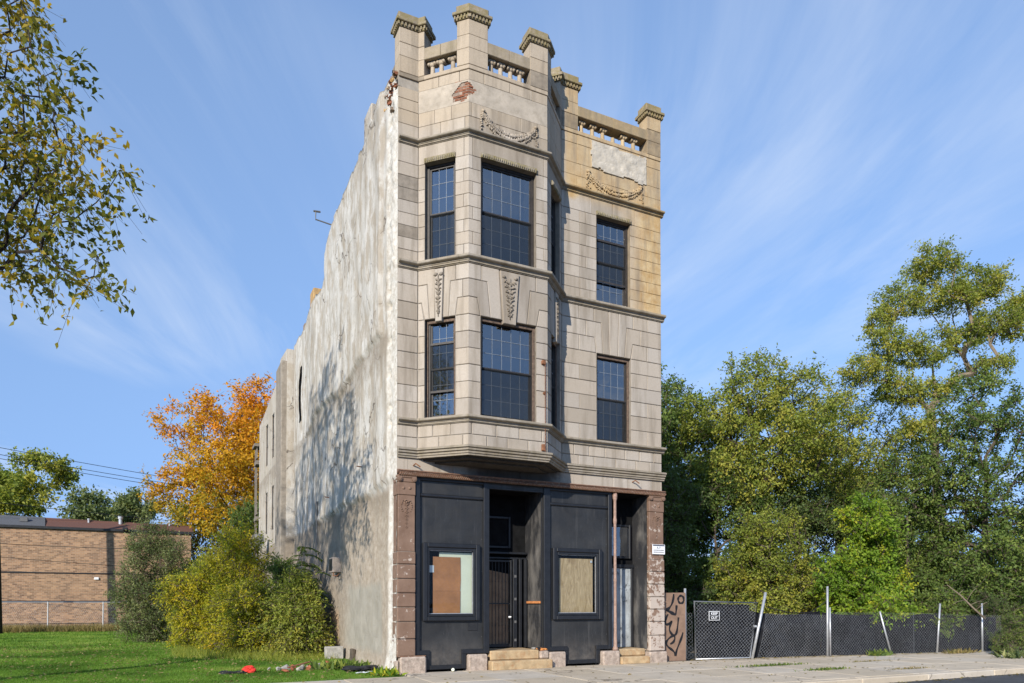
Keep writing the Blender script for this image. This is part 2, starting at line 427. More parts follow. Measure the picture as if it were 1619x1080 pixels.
def mat_concrete():
    k = NT('sidewalk_concrete')
    rnd = k.objrand()
    base = k.ramp(rnd, [(0, (0.46, 0.385, 0.285)), (0.5, (0.54, 0.455, 0.345)), (0.85, (0.50, 0.445, 0.37)), (1, (0.58, 0.505, 0.40))])
    base = k.mix(k.ramp(k.noise(1.5, 6, 0.65), [(0.4, 0), (0.75, 0.5)]), base, (0.30, 0.255, 0.20))
    base = k.mix(k.ramp(k.noise(11, 6, 0.7), [(0.58, 0), (0.72, 0.5)]), base, (0.20, 0.17, 0.13))
    vo = k.n('ShaderNodeTexVoronoi', feature='DISTANCE_TO_EDGE'); vo.inputs['Scale'].default_value = 0.42
    wv = k.n('ShaderNodeVectorMath', operation='ADD')
    nz = k.n('ShaderNodeTexNoise'); nz.inputs['Scale'].default_value = 1.5; nz.inputs['Detail'].default_value = 5
    k.l(k.pos(), nz.inputs['Vector']); k.l(k.pos(), wv.inputs[0]); k.l(nz.outputs['Color'], wv.inputs[1]); k.l(wv.outputs[0], vo.inputs['Vector'])
    base = k.mix(k.math('MULTIPLY', k.ramp(vo.outputs[0], [(0.004, 0.75), (0.010, 0.0)]), k.ramp(k.noise(0.35, 3), [(0.52, 0), (0.58, 1)])), base, (0.13, 0.105, 0.08))
    k.bump(k.noise(80, 4, 0.7), 0.25, 0.006)
    return k.done(base, 0.93, 0, 0.2)
MATS['concrete'] = mat_concrete()

def mat_lawn():
    k = NT('lawn_soil_and_grass')
    base = k.mix(k.ramp(k.noise(1.2, 6, 0.65), [(0.35, 0), (0.7, 1)]), (0.10, 0.16, 0.025), (0.17, 0.25, 0.045))
    base = k.mix(k.ramp(k.noise(25, 4, 0.7), [(0.45, 0), (0.7, 0.5)]), base, (0.06, 0.05, 0.025))
    k.bump(k.noise(40, 4, 0.7), 0.6, 0.03)
    return k.done(base, 0.95, 0, 0.1)
MATS['lawn'] = mat_lawn()

def mat_brick_wall():
    k = NT('common_brick_wall')
    s = k.xyz()
    cv = k.n('ShaderNodeCombineXYZ')
    k.l(k.math('ADD', s[0], s[1]), cv.inputs[0]); k.l(s[2], cv.inputs[1])
    bt = k.n('ShaderNodeTexBrick')
    bt.inputs['Scale'].default_value = 1.0
    bt.inputs['Mortar Size'].default_value = 0.009
    bt.inputs['Mortar Smooth'].default_value = 0.2
    bt.inputs['Brick Width'].default_value = 0.25
    bt.inputs['Row Height'].default_value = 0.095
    bt.inputs['Bias'].default_value = 0.0
    k.put(bt.inputs['Color1'], (0.39, 0.238, 0.145))
    k.put(bt.inputs['Color2'], (0.15, 0.088, 0.06))
    k.put(bt.inputs['Mortar'], (0.33, 0.275, 0.215))
    k.l(cv.outputs[0], bt.inputs['Vector'])
    base = bt.outputs[0]
    # each brick its own tone
    fl = k.n('ShaderNodeTexWhiteNoise', noise_dimensions='2D')
    sn = k.n('ShaderNodeVectorMath', operation='SNAP')
    k.l(cv.outputs[0], sn.inputs[0]); sn.inputs[1].default_value = (0.25, 0.095, 1)
    k.l(sn.outputs[0], fl.inputs['Vector'])
    tone = k.ramp(fl.outputs[0], [(0, (0.45, 0.40, 0.36)), (0.3, (1.05, 0.98, 0.88)), (0.75, (1.25, 1.12, 0.95)), (1, (0.62, 0.55, 0.5))])
    base = k.mix(0.35, base, tone, 'MULTIPLY')
    base = k.mix(k.ramp(k.noise(0.5, 5, 0.6), [(0.35, 0), (0.7, 0.35)]), base, (0.38, 0.25, 0.145))
    base = k.mix(k.ramp(k.noise(0.8, 5, 0.65, k.mapped((1, 1, 0.35), (9, 0, 0))), [(0.55, 0), (0.75, 0.5)]), base, (0.15, 0.105, 0.075))
    k.bump(bt.outputs['Fac'], -0.5, 0.02)
    return k.done(base, 0.92, 0, 0.2)
MATS['brick_wall'] = mat_brick_wall()

def mat_plywood():
    k = NT('plywood_sheet')
    v = k.mapped((6, 6, 1.3))
    g = k.noise(1.2, 6, 0.72, v, 2.4)
    base = k.mix(k.ramp(g, [(0.35, 0), (0.65, 1)]), (0.38, 0.26, 0.135), (0.66, 0.50, 0.30))
    base = k.mix(k.ramp(k.noise(2.0, 4, 0.6), [(0.56, 0), (0.68, 0.6)]), base, (0.25, 0.15, 0.075))
    return k.done(base, 0.8, 0, 0.3)
MATS['plywood'] = mat_plywood()
MATS['plywood_dark'] = simple('dark_door_boards', (0.27, 0.17, 0.10), 0.8, var=0.3, scale=4)

def mat_door_pale():
    k = NT('scuffed_pale_door')
    base = k.mix(k.ramp(k.noise(2.5, 6, 0.7, k.mapped((2, 2, 0.8))), [(0.4, 0), (0.62, 1)]), (0.40, 0.43, 0.44), (0.24, 0.25, 0.25))
    base = k.mix(k.ramp(k.noise(5, 5, 0.7), [(0.56, 0), (0.64, 0.8)]), base, (0.03, 0.03, 0.035))
    return k.done(base, 0.5, 0, 0.4)
MATS['pale_door'] = mat_door_pale()

def mat_glass(name, tint, reflect, rough=0.02, fm=1.3):
    k = NT(name)
    tr = k.n('ShaderNodeBsdfTransparent'); tr.inputs[0].default_value = tint + (1,)
    gl = k.n('ShaderNodeBsdfGlossy'); gl.inputs['Roughness'].default_value = rough
    gl.inputs['Color'].default_value = (0.95, 0.97, 1, 1)
    lw = k.n('ShaderNodeFresnel'); lw.inputs[0].default_value = 1.5
    f = k.math('ADD', k.math('MULTIPLY', lw.outputs[0], fm), reflect, True)
    b = k.n('ShaderNodeBump'); b.inputs['Strength'].default_value = 0.25; b.inputs['Distance'].default_value = 0.02
    k.l(k.noise(2.2, 3, 0.5), b.inputs['Height']); k.l(b.outputs[0], gl.inputs['Normal'])
    ms = k.n('ShaderNodeMixShader')
    k.l(f, ms.inputs[0]); k.l(tr.outputs[0], ms.inputs[1]); k.l(gl.outputs[0], ms.inputs[2])
    k.l(ms.outputs[0], k.out.inputs[0])
    return k.m
MATS['glass'] = mat_glass('window_glass', (0.86, 0.89, 0.90), 0.17)
MATS['shop_glass'] = mat_glass('shop_glass', (0.95, 0.97, 0.95), 0.0, fm=0.5)

def mat_screen():
    k = NT('insect_screen')
    tr = k.n('ShaderNodeBsdfTransparent')
    df = k.n('ShaderNodeBsdfDiffuse'); df.inputs[0].default_value = (0.022, 0.025, 0.028, 1)
    ms = k.n('ShaderNodeMixShader'); ms.inputs[0].default_value = 0.42
    k.l(tr.outputs[0], ms.inputs[1]); k.l(df.outputs[0], ms.inputs[2]); k.l(ms.outputs[0], k.out.inputs[0])
    return k.m
MATS['screen'] = mat_screen()

def mat_fabric():
    k = NT('black_windscreen_fabric')
    base = k.mix(k.ramp(k.noise(3, 6, 0.7), [(0.4, 0), (0.8, 1)]), (0.007, 0.007, 0.009), (0.026, 0.027, 0.031))
    k.bump(k.noise(6, 5, 0.6), 0.5, 0.05)
    return k.done(base, k.ramp(k.noise(2, 4), [(0.35, 0.45), (0.65, 0.75)]), 0, 0.12)
MATS['fabric'] = mat_fabric()
MATS['mesh_wire'] = simple('dull_zinc_wire', (0.30, 0.31, 0.32), 0.6, metal=0.3, var=0.2)

def mat_leaf(name, stops, trans=0.35, rough=0.55):
    k = NT(name)
    at = k.n('ShaderNodeAttribute', attribute_name='tint')
    col = k.ramp(at.outputs['Fac'], stops)
    k.done(col, rough, 0, 0.25)
    tl = k.n('ShaderNodeBsdfTranslucent')
    k.l(k.mix(1.0, col, (1.15, 1.2, 0.7), 'MULTIPLY'), tl.inputs[0])
    ms = k.n('ShaderNodeMixShader'); ms.inputs[0].default_value = trans
    k.l(k.b.outputs[0], ms.inputs[1]); k.l(tl.outputs[0], ms.inputs[2]); k.l(ms.outputs[0], k.out.inputs[0])
    return k.m
MATS['leaf_elm'] = mat_leaf('elm_leaves_turning', [(0, (0.072, 0.103, 0.018)), (0.45, (0.181, 0.181, 0.026)), (0.75, (0.386, 0.272, 0.030)), (1, (0.628, 0.399, 0.036))], 0.45)
MATS['leaf_orange'] = mat_leaf('orange_autumn_leaves', [(0, (0.07, 0.12, 0.02)), (0.3, (0.26, 0.26, 0.03)), (0.55, (0.62, 0.38, 0.025)), (1, (0.74, 0.30, 0.02))], 0.45)
MATS['leaf_green'] = mat_leaf('green_leaves', [(0, (0.063, 0.109, 0.029)), (0.6, (0.149, 0.213, 0.048)), (1, (0.310, 0.345, 0.069))], 0.42)
MATS['leaf_olive'] = mat_leaf('olive_yellow_leaves', [(0, (0.114, 0.168, 0.029)), (0.5, (0.276, 0.316, 0.054)), (0.85, (0.444, 0.403, 0.067)), (1, (0.618, 0.417, 0.067))], 0.45)
MATS['leaf_yellow'] = mat_leaf('yellow_green_leaves', [(0, (0.13, 0.18, 0.018)), (0.45, (0.36, 0.37, 0.03)), (0.8, (0.60, 0.48, 0.03)), (1, (0.66, 0.42, 0.03))], 0.48)
MATS['leaf_grey'] = mat_leaf('grey_green_leaves', [(0, (0.075, 0.115, 0.04)), (0.6, (0.19, 0.23, 0.085)), (1, (0.36, 0.36, 0.15))], 0.4)
MATS['leaf_dark'] = mat_leaf('dark_green_leaves', [(0, (0.043, 0.074, 0.023)), (0.6, (0.102, 0.149, 0.041)), (1, (0.218, 0.242, 0.056))], 0.36)
MATS['leaf_bright'] = mat_leaf('bright_green_leaves', [(0, (0.100, 0.198, 0.023)), (0.6, (0.242, 0.355, 0.036)), (1, (0.595, 0.524, 0.036))], 0.46)
MATS['grass'] = mat_leaf('grass_blades', [(0, (0.065, 0.135, 0.016)), (0.55, (0.150, 0.275, 0.034)), (1, (0.30, 0.36, 0.08))], 0.4)
MATS['straw'] = mat_leaf('dry_weeds', [(0, (0.10, 0.11, 0.03)), (0.5, (0.24, 0.19, 0.07)), (1, (0.36, 0.27, 0.12))], 0.3)

# ------------------------------------------------------------------ helpers
def link(name, me, mat, parent=None):
    o = bpy.data.objects.new(name, me)
    COL.objects.link(o)
    if mat is not None and not me.materials:
        me.materials.append(MATS[mat] if isinstance(mat, str) else mat)
    if parent is not None:
        o.parent = parent
    return o

def tag(o, label, cat, group=None):
    o['label'] = label
    o['category'] = cat
    if group:
        o['group'] = group
    return o

def thing(name, label, cat, loc=(0, 0, 0), group=None):
    o = bpy.data.objects.new(name, None)
    COL.objects.link(o)
    o.location = loc
    o.empty_display_size = 0.2
    return tag(o, label, cat, group)

def structure(o):
    o['kind'] = 'structure'
    return o

def stuff(o):
    o['kind'] = 'stuff'
    return o

class MB:
    """collects simple solids; build() links them as one mesh"""
    def __init__(self):
        self.v = []; self.f = []
    def add(self, v, f):
        k = len(self.v)
        self.v += [tuple(p) for p in v]
        self.f += [tuple(i + k for i in q) for q in f]
        return self
    def box(self, x0, x1, y0, y1, z0, z1, c=0.0):
        if x0 > x1: x0, x1 = x1, x0
        if y0 > y1: y0, y1 = y1, y0
        if z0 > z1: z0, z1 = z1, z0
        if c <= 0:
            return self.add([(x0, y0, z0), (x1, y0, z0), (x1, y1, z0), (x0, y1, z0), (x0, y0, z1), (x1, y0, z1), (x1, y1, z1), (x0, y1, z1)],
                            [(0, 3, 2, 1), (4, 5, 6, 7), (0, 1, 5, 4), (1, 2, 6, 5), (2, 3, 7, 6), (3, 0, 4, 7)])
        c = min(c, (x1 - x0) / 2.2, (y1 - y0) / 2.2, (z1 - z0) / 2.2)
        bm = bmesh.new()
        bmesh.ops.create_cube(bm, size=1)
        for v in bm.verts:
            v.co = Vector((x0 + (v.co.x + .5) * (x1 - x0), y0 + (v.co.y + .5) * (y1 - y0), z0 + (v.co.z + .5) * (z1 - z0)))
        bmesh.ops.bevel(bm, geom=list(bm.edges), offset=c, segments=1, affect='EDGES', profile=0.5)
        bm.verts.index_update()
        self.add([v.co[:] for v in bm.verts], [[v.index for v in f.verts] for f in bm.faces])
        bm.free()
        return self
    def tube(self, pts, r, n=6, cap=True):
        pts = [Vector(p) for p in pts]
        rs = r if isinstance(r, (list, tuple)) else [r] * len(pts)
        v = []; f = []
        up = Vector((0, 0, 1))
        for i, p in enumerate(pts):
            d = (pts[min(i + 1, len(pts) - 1)] - pts[max(i - 1, 0)]).normalized()
            a = d.cross(up if abs(d.z) < .95 else Vector((1, 0, 0))).normalized()
            b = d.cross(a)
            for j in range(n):
                t = 2 * math.pi * j / n
                v.append(p + (a * math.cos(t) + b * math.sin(t)) * rs[i])
        for i in range(len(pts) - 1):
            for j in range(n):
                f.append((i * n + j, i * n + (j + 1) % n, (i + 1) * n + (j + 1) % n, (i + 1) * n + j))
        if cap:
            f.append(tuple(range(n - 1, -1, -1)))
            f.append(tuple((len(pts) - 1) * n + j for j in range(n)))
        return self.add(v, f)
    def lathe(self, cx, cy, prof, n=12):
        v = []; f = []
        for r, z in prof:
            for j in range(n):
                t = 2 * math.pi * j / n
                v.append((cx + r * math.cos(t), cy + r * math.sin(t), z))
        for i in range(len(prof) - 1):
            for j in range(n):
                f.append((i * n + j, i * n + (j + 1) % n, (i + 1) * n + (j + 1) % n, (i + 1) * n + j))
        f.append(tuple(range(n - 1, -1, -1)))
        f.append(tuple((len(prof) - 1) * n + j for j in range(n)))
        return self.add(v, f)
    def leaf(self, c, L, W_, T):
        bm = bmesh.new()
        bmesh.ops.create_icosphere(bm, subdivisions=1, radius=1)
        rot = Matrix.Rotation(random.uniform(0, math.pi), 3, 'Y') @ Matrix.Rotation(random.uniform(-.5, .5), 3, 'X')
        bm.verts.index_update()
        self.add([tuple(rot @ Vector((v.co.x * L, v.co.y * T, v.co.z * W_)) + Vector(c)) for v in bm.verts], [[q.index for q in f.verts] for f in bm.faces])
        bm.free()
        return self
    def blob(self, c, r, jit=0.25, sub=1, squash=(1, 1, 1)):
        bm = bmesh.new()
        bmesh.ops.create_icosphere(bm, subdivisions=sub, radius=1)
        v = []
        for p in bm.verts:
            k = r * (1 + random.uniform(-jit, jit))
            v.append((c[0] + p.co.x * k * squash[0], c[1] + p.co.y * k * squash[1], c[2] + p.co.z * k * squash[2]))
        bm.verts.index_update()
        self.add(v, [[q.index for q in fc.verts] for fc in bm.faces])
        bm.free()
        return self
    def build(self, name, mat, parent=None, smooth=False, mp=None):
        v = [mp(*p) for p in self.v] if mp else self.v
        me = bpy.data.meshes.new(name)
        me.from_pydata(v, [], self.f)
        if smooth:
            me.polygons.foreach_set('use_smooth', [True] * len(me.polygons))
        me.update()
        return link(name, me, mat, parent)

def bx(name, mat, parent, x0, x1, y0, y1, z0, z1, c=0.006):
    return MB().box(x0, x1, y0, y1, z0, z1, c).build(name, mat, parent)

# value noise for displaced surfaces
_H = np.random.default_rng(5).random((256, 256))
def vnoise(x, y):
    xi = np.floor(x).astype(int); yi = np.floor(y).astype(int)
    fx = x - xi; fy = y - yi
    fx = fx * fx * (3 - 2 * fx); fy = fy * fy * (3 - 2 * fy)
    a = _H[xi % 256, yi % 256]; b = _H[(xi + 1) % 256, yi % 256]
    c = _H[xi % 256, (yi + 1) % 256]; d = _H[(xi + 1) % 256, (yi + 1) % 256]
    return (a * (1 - fx) + b * fx) * (1 - fy) + (c * (1 - fx) + d * fx) * fy
def fbm(x, y, o=4):
    s = 0; a = .5
    x = np.asarray(x, float); y = np.asarray(y, float)
    for i in range(o):
        s = s + a * vnoise(x * 2 ** i + 17 * i, y * 2 ** i + 31 * i); a *= .5
    return s

# the stone front as an unrolled strip: s runs along stub, bay sides, bay front, right part; d is outwards
BV = [Vector(p) for p in ((0, 0), (0.5, 0), (1.42, -0.92), (3.49, -0.92), (4.41, 0), (7.62, 0))]
BS = [0.0]
for i in range(5):
    BS.append(BS[-1] + (BV[i + 1] - BV[i]).length)
BT = [(BV[i + 1] - BV[i]).normalized() for i in range(5)]
BN = [Vector((t.y, -t.x)) for t in BT]
S1, S2, S3, S4, S5 = BS[1:]
MID = (S2 + S3) / 2
def bay(s, yneg, z):
    d = -yneg
    for k in range(1, 5):
        if abs(s - BS[k]) < 1e-4:
            n = (BN[k - 1] + BN[k]) / (1 + BN[k - 1].dot(BN[k]))
            p = BV[k] + n * d
            return (p.x, p.y, z)
    i = 0
    while i < 4 and s > BS[i + 1]:
        i += 1
    p = BV[i] + BT[i] * (s - BS[i]) + BN[i] * d
    return (p.x, p.y, z)
def straight(s, y, z):
    return (s, y, z)

def inset(pts, c):
    n = len(pts); out = []
    for i in range(n):
        p0, p1, p2 = Vector(pts[i - 1]), Vector(pts[i]), Vector(pts[(i + 1) % n])
        a = (p1 - p0).normalized(); b = (p2 - p1).normalized()
        na = Vector((-a.y, a.x)); nb = Vector((-b.y, b.x))
        m = (na + nb)
        k = 1 + na.dot(nb)
        out.append(p1 + m * (c / k) if k > .2 else p1 + na * c)
    return [(p.x, p.y) for p in out]

def finish(bm, name, mat, parent, mp):
    if mp is bay:
        for c in BS[1:5]:
            bmesh.ops.bisect_plane(bm, geom=bm.verts[:] + bm.edges[:] + bm.faces[:], plane_co=(c, 0, 0), plane_no=(1, 0, 0), dist=1e-5)
    for v in bm.verts:
        v.co = Vector(mp(v.co.x, v.co.y, v.co.z))
    bmesh.ops.recalc_face_normals(bm, faces=bm.faces)
    me = bpy.data.meshes.new(name)
    bm.to_mesh(me); bm.free()
    return link(name, me, mat, parent)

def poly_block(name, pts, parent, mat='stone', d=0.0, back=-0.06, c=0.010, gap=0.006, mp=bay, wob=0.004, rear=False):
    """a chamfered stone with the outline pts (s, z), counter-clockwise"""
    d += random.uniform(-wob, wob)
    P = inset(pts, gap)
    Q = inset(P, c)
    bm = bmesh.new()
    n = len(P)
    r0 = [bm.verts.new((p[0], -back, p[1])) for p in P]
    r1 = [bm.verts.new((p[0], -(d - c), p[1])) for p in P]
    r2 = [bm.verts.new((p[0], -d, p[1])) for p in Q]
    for i in range(n):
        j = (i + 1) % n
        bm.faces.new((r0[i], r0[j], r1[j], r1[i]))
        bm.faces.new((r1[i], r1[j], r2[j], r2[i]))
    bm.faces.new(r2)
    if rear:
        bm.faces.new(r0[::-1])
    return finish(bm, name, mat, parent, mp)

def block(name, s0, s1, z0, z1, parent, **kw):
    return poly_block(name, [(s0, z0), (s1, z0), (s1, z1), (s0, z1)], parent, **kw)

def moulding(name, s0, s1, prof, parent, mat='stone_belt', mp=bay):
    """sweep of a profile (d, z) along the strip"""
    bm = bmesh.new()
    a = [bm.verts.new((s0, -d, z)) for d, z in prof]
    b = [bm.verts.new((s1, -d, z)) for d, z in prof]
    for i in range(len(prof) - 1):
        bm.faces.new((a[i], b[i], b[i + 1], a[i + 1]))
    bm.faces.new(a); bm.faces.new(b[::-1])
    return finish(bm, name, mat, parent, mp)

def relief(name, mb, parent, mat, mp=bay, smooth=False):
    return mb.build(name, mat, parent, smooth, mp)

def sheet_cells(name, s0, s1, z0, z1, step, keep, depth, parent, mat, back=-0.03, mp=bay, smooth=True):
    """thin coat of render with a ragged outline: cells where keep(s,z) is true, thickness by depth(s,z)"""
    ns = max(1, int(round((s1 - s0) / step))); nz = max(1, int(round((z1 - z0) / step)))
    ss = np.linspace(s0, s1, ns + 1); zz = np.linspace(z0, z1, nz + 1)
    if mp is bay:
        for c in BS[1:5]:
            if s0 < c < s1:
                ss[np.argmin(abs(ss - c))] = c
    SS, ZZ = np.meshgrid(ss, zz, indexing='ij')
    D = depth(SS, ZZ)
    K = keep((SS[:-1, :-1] + SS[1:, 1:]) / 2, (ZZ[:-1, :-1] + ZZ[1:, 1:]) / 2)
    mb = MB()
    idx = lambda i, j: i * (nz + 1) + j
    front = [(SS[i, j], -D[i, j], ZZ[i, j]) for i in range(ns + 1) for j in range(nz + 1)]
    rear = [(SS[i, j], -back, ZZ[i, j]) for i in range(ns + 1) for j in range(nz + 1)]
    N = len(front)
    F = []
    for i in range(ns):
        for j in range(nz):
            if not K[i, j]:
                continue
            F.append((idx(i, j), idx(i + 1, j), idx(i + 1, j + 1), idx(i, j + 1)))
            for di, dj, a, b in ((-1, 0, idx(i, j + 1), idx(i, j)), (1, 0, idx(i + 1, j), idx(i + 1, j + 1)), (0, -1, idx(i, j), idx(i + 1, j)), (0, 1, idx(i + 1, j + 1), idx(i, j + 1))):
                ii, jj = i + di, j + dj
                if ii < 0 or jj < 0 or ii >= ns or jj >= nz or not K[ii, jj]:
                    F.append((b, a, a + N, b + N))
    mb.add(front + rear, F)
    return mb.build(name, mat, parent, False, mp)

# ------------------------------------------------------------------ ground
structure(MB().box(-700, 700, -700, 900, -0.6, -0.30).build('ground', 'soil'))
structure(MB().add([(-120, -40, -0.14), (140, -40, -0.14), (140, -5.4, -0.14), (-120, -5.4, -0.14)], [(0, 1, 2, 3)]).build('road', 'asphalt'))

def ground_sheet(name, mat, x0, x1, y0, y1, z, step, amp):
    nx = int((x1 - x0) / step); ny = int((y1 - y0) / step)
    X, Y = np.meshgrid(np.linspace(x0, x1, nx + 1), np.linspace(y0, y1, ny + 1), indexing='ij')
    Z = z + amp * (fbm(X * .35 + 40, Y * .35 + 40) - .5)
    V = np.stack([X, Y, Z], -1).reshape(-1, 3)
    I = np.arange((nx + 1) * (ny + 1)).reshape(nx + 1, ny + 1)
    F = np.stack([I[:-1, :-1], I[1:, :-1], I[1:, 1:], I[:-1, 1:]], -1).reshape(-1, 4)
    me = bpy.data.meshes.new(name)
    me.from_pydata(V.tolist(), [], F.tolist())
    return structure(link(name, me, mat))
ground_sheet('lawn', 'lawn', -60, 0.25, -0.8, 60, -0.03, 0.6, 0.10)
ground_sheet('vacant_lot', 'soil', 7.3, 70, 0.0, 60, -0.05, 0.8, 0.16)

walk = structure(MB().box(-60, 70, -5.25, -0.0, -0.30, -0.035).build('sidewalk', 'mortar'))
slab_rows = [(-5.22, -3.75), (-3.75, -2.28), (-2.28, -0.82)]
x = -9.0
k = 0
while x < 27:
    w = 1.52
    for (y0, y1) in slab_rows:
        bx('paving_slab', 'concrete', walk, x + .006, x + w - .006, y0 + .006, y1 - .006, -0.12, random.uniform(-.006, .004), 0.008)
    if x > -0.9:
        bx('paving_slab', 'concrete', walk, max(x, 0.0) + .006, x + w - .006, -0.82 + .006, 0.02, -0.12, random.uniform(-.006, .003), 0.008)
    x += w
kerb = structure(MB().box(-60, 70, -5.40, -5.24, -0.30, -0.03).build('kerb', 'mortar'))
x = -12.0
while x < 30:
    w = random.uniform(2.2, 3.0)
    bx('kerb_stone', 'concrete', kerb, x + .005, x + w - .005, -5.43, -5.235, -0.28, random.uniform(-.012, -.002), 0.02)
    x += w

# ------------------------------------------------------------------ the stone-fronted building
B = thing('apartment_building', 'tall narrow three-storey stone-fronted building with bay window and black shopfront', 'building')

# window openings of the stone front: (s0, s1, z0, z1)
W2, W3 = (5.965, 8.31), (9.69, 12.03)
WIN = [(.68, 1.46), (2.11, 2 * MID - 2.11), (2 * MID - 1.46, 2 * MID - .68), (6.25, 7.34)]

# backing wall of the front, with holes
def backing():
    ss = sorted({0.0, S1, S2, S3, S4, S5, *[w for p in WIN for w in p]})
    zz = [5.03, W2[0], W2[1], W3[0], W3[1], 14.06]
    bm = bmesh.new()
    for i in range(len(ss) - 1):
        for j in range(len(zz) - 1):
            cs = (ss[i] + ss[i + 1]) / 2; cz = (zz[j] + zz[j + 1]) / 2
            if any(a < cs < b for a, b in WIN) and (W2[0] < cz < W2[1] or W3[0] < cz < W3[1]):
                continue
            q = [bm.verts.new((s_, 0.022, z_)) for s_, z_ in ((ss[i], zz[j]), (ss[i + 1], zz[j]), (ss[i + 1], zz[j + 1]), (ss[i], zz[j + 1]))]
            bm.faces.new(q)
    return finish(bm, 'front_wall', 'mortar', B, bay)
backing()
for (a, b) in WIN:
    for (z0, z1) in (W2, W3):
        m = MB()
        for s in (a, b):
            m.add([(s, 0.0, z0), (s, 0.30, z0), (s, 0.30, z1), (s, 0.0, z1)], [(0, 1, 2, 3)])
        for z in (z0, z1):
            m.add([(a, 0.0, z), (b, 0.0, z), (b, 0.30, z), (a, 0.30, z)], [(0, 1, 2, 3)])
        relief('window_reveal', m, B, 'stone_dark')

# --- second storey stones
C2 = [5.965, 6.36, 6.75, 7.145, 7.53, 7.92, 8.31]
mir = lambda s: 2 * MID - s
def mirp(p):
    return [(mir(s), z) for s, z in p][::-1]
def st(*a, **k):
    return block('stone_block', *a, B, **k)
for i in range(6):
    z0, z1 = C2[i], C2[i + 1]
    st(0, S1, z0, z1)
    st(S1, .68, z0, z1); st(mir(.68), S4, z0, z1)
    st(1.46, 2.11, z0, z1); st(mir(2.11), mir(1.46), z0, z1)
    if i % 2 == 0:
        st(S4, 5.71, z0, z1); st(5.71, 6.25, z0, z1); st(7.34, 7.90, z0, z1); st(7.90, S5, z0, z1)
    else:
        st(S4, 6.25, z0, z1); st(7.34, S5, z0, z1)
zA, zB, zC, zD = 8.31, 8.72, 9.14, 9.50
for z0, z1 in ((zA, zB), (zB, zC), (zC, zD)):
    st(0, S1, z0, z1)
def vs_(p, both=True):
    poly_block('voussoir', p, B)
    if both:
        poly_block('voussoir', mirp(p), B)
vs_([(.80, zA), (.945, zA), (.945, zD), (S1, zD), (S1, zC), (.74, zC)])
vs_([(.68, zA), (.80, zA), (.74, zC), (S1, zC), (S1, zB), (.59, zB)])
vs_([(S1, zA), (.66, zA), (.59, zB), (S1, zB)])
vs_([(1.15, zA), (1.29, zA), (1.34, zC), (1.47, zC), (1.47, zD), (1.19, zD)])
vs_([(1.29, zA), (1.46, zA), (1.52, zB), (1.65, zB), (1.65, zC), (1.34, zC)])
vs_([(1.65, zB), (2.02, zB), (2.10, zA), (2.36, zA), (2.27, zC), (1.65, zC)])
vs_([(1.46, zA), (2.10, zA), (2.02, zB), (1.52, zB)])
vs_([(1.47, zC), (2.12, zC), (2.12, zD), (1.47, zD)])
vs_([(2.36, zA), (2.65, zA), (2.58, zD), (2.12, zD), (2.12, zC), (2.27, zC)])
# right-hand window of the flat front
R = lambda p: poly_block('voussoir', p, B)
R([(6.67, zA), (6.93, zA), (6.965, zD), (6.63, zD)])
R([(6.46, zA), (6.67, zA), (6.63, zD), (6.16, zD), (6.16, zC), (6.39, zC)])
R([(6.25, zA), (6.46, zA), (6.39, zC), (5.92, zC), (5.92, zB), (6.18, zB)])
R([(5.70, zA), (6.24, zA), (6.18, zB), (5.70, zB)])
R([(6.93, zA), (7.14, zA), (7.22, zC), (7.43, zC), (7.43, zD), (6.965, zD)])
R([(7.14, zA), (7.34, zA), (7.42, zB), (7.67, zB), (7.67, zC), (7.22, zC)])
R([(7.355, zA), (7.89, zA), (7.89, zB), (7.42, zB)])
for a, b, z0, z1 in ((S4, 5.70, zA, zB), (7.89, S5, zA, zB), (S4, 5.92, zB, zC), (7.67, S5, zB, zC), (S4, 5.69, zC, zD), (5.69, 6.16, zC, zD), (7.43, 7.91, zC, zD), (7.91, S5, zC, zD)):
    st(a, b, z0, z1)

# carved keystones
def keystone(cx, wb, wt_, mat='stone'):
    p = [(cx - wb, 8.215), (cx + wb, 8.215), (cx + wt_, 9.46), (cx - wt_, 9.46)]
    ks = poly_block('keystone', p, B, mat=mat, d=0.05, c=0.012, gap=0.002)
    m = MB()
    n = 8
    for i in range(n):
        t = (i + .5) / n
        z = 8.36 + (9.22 - 8.36) * t
        hw = (wb + (wt_ - wb) * t) * .62 * (0.45 + .55 * t)
        for sg in (-1, 1):
            for q in range(3):
                u = (q + .6) / 3
                m.leaf((cx + sg * hw * u, -0.050 - .012 * math.sin(u * 3), z + .05 * u + random.uniform(-.015, .015)), 0.055 * (.6 + wb * 2.2), 0.020 * (.6 + wb * 2.2), .028)
        m.blob((cx, -0.06, z), 0.026, 0.3, 1, (1, .8, 1.5))
    m.tube([(cx, -0.055, 8.32), (cx, -0.06, 9.3)], [0.012, 0.018], 5)
    m.blob((cx - wt_ * .6, -0.055, 9.32), 0.05, 0.2, 1, (1.1, .6, .9)); m.blob((cx + wt_ * .6, -0.055, 9.32), 0.05, 0.2, 1, (1.1, .6, .9))
    relief('carved_leaves', m, ks, 'stone_dark', smooth=True)
keystone(1.055, .085, .115); keystone(MID, .165, .25); keystone(mir(1.055), .085, .115)

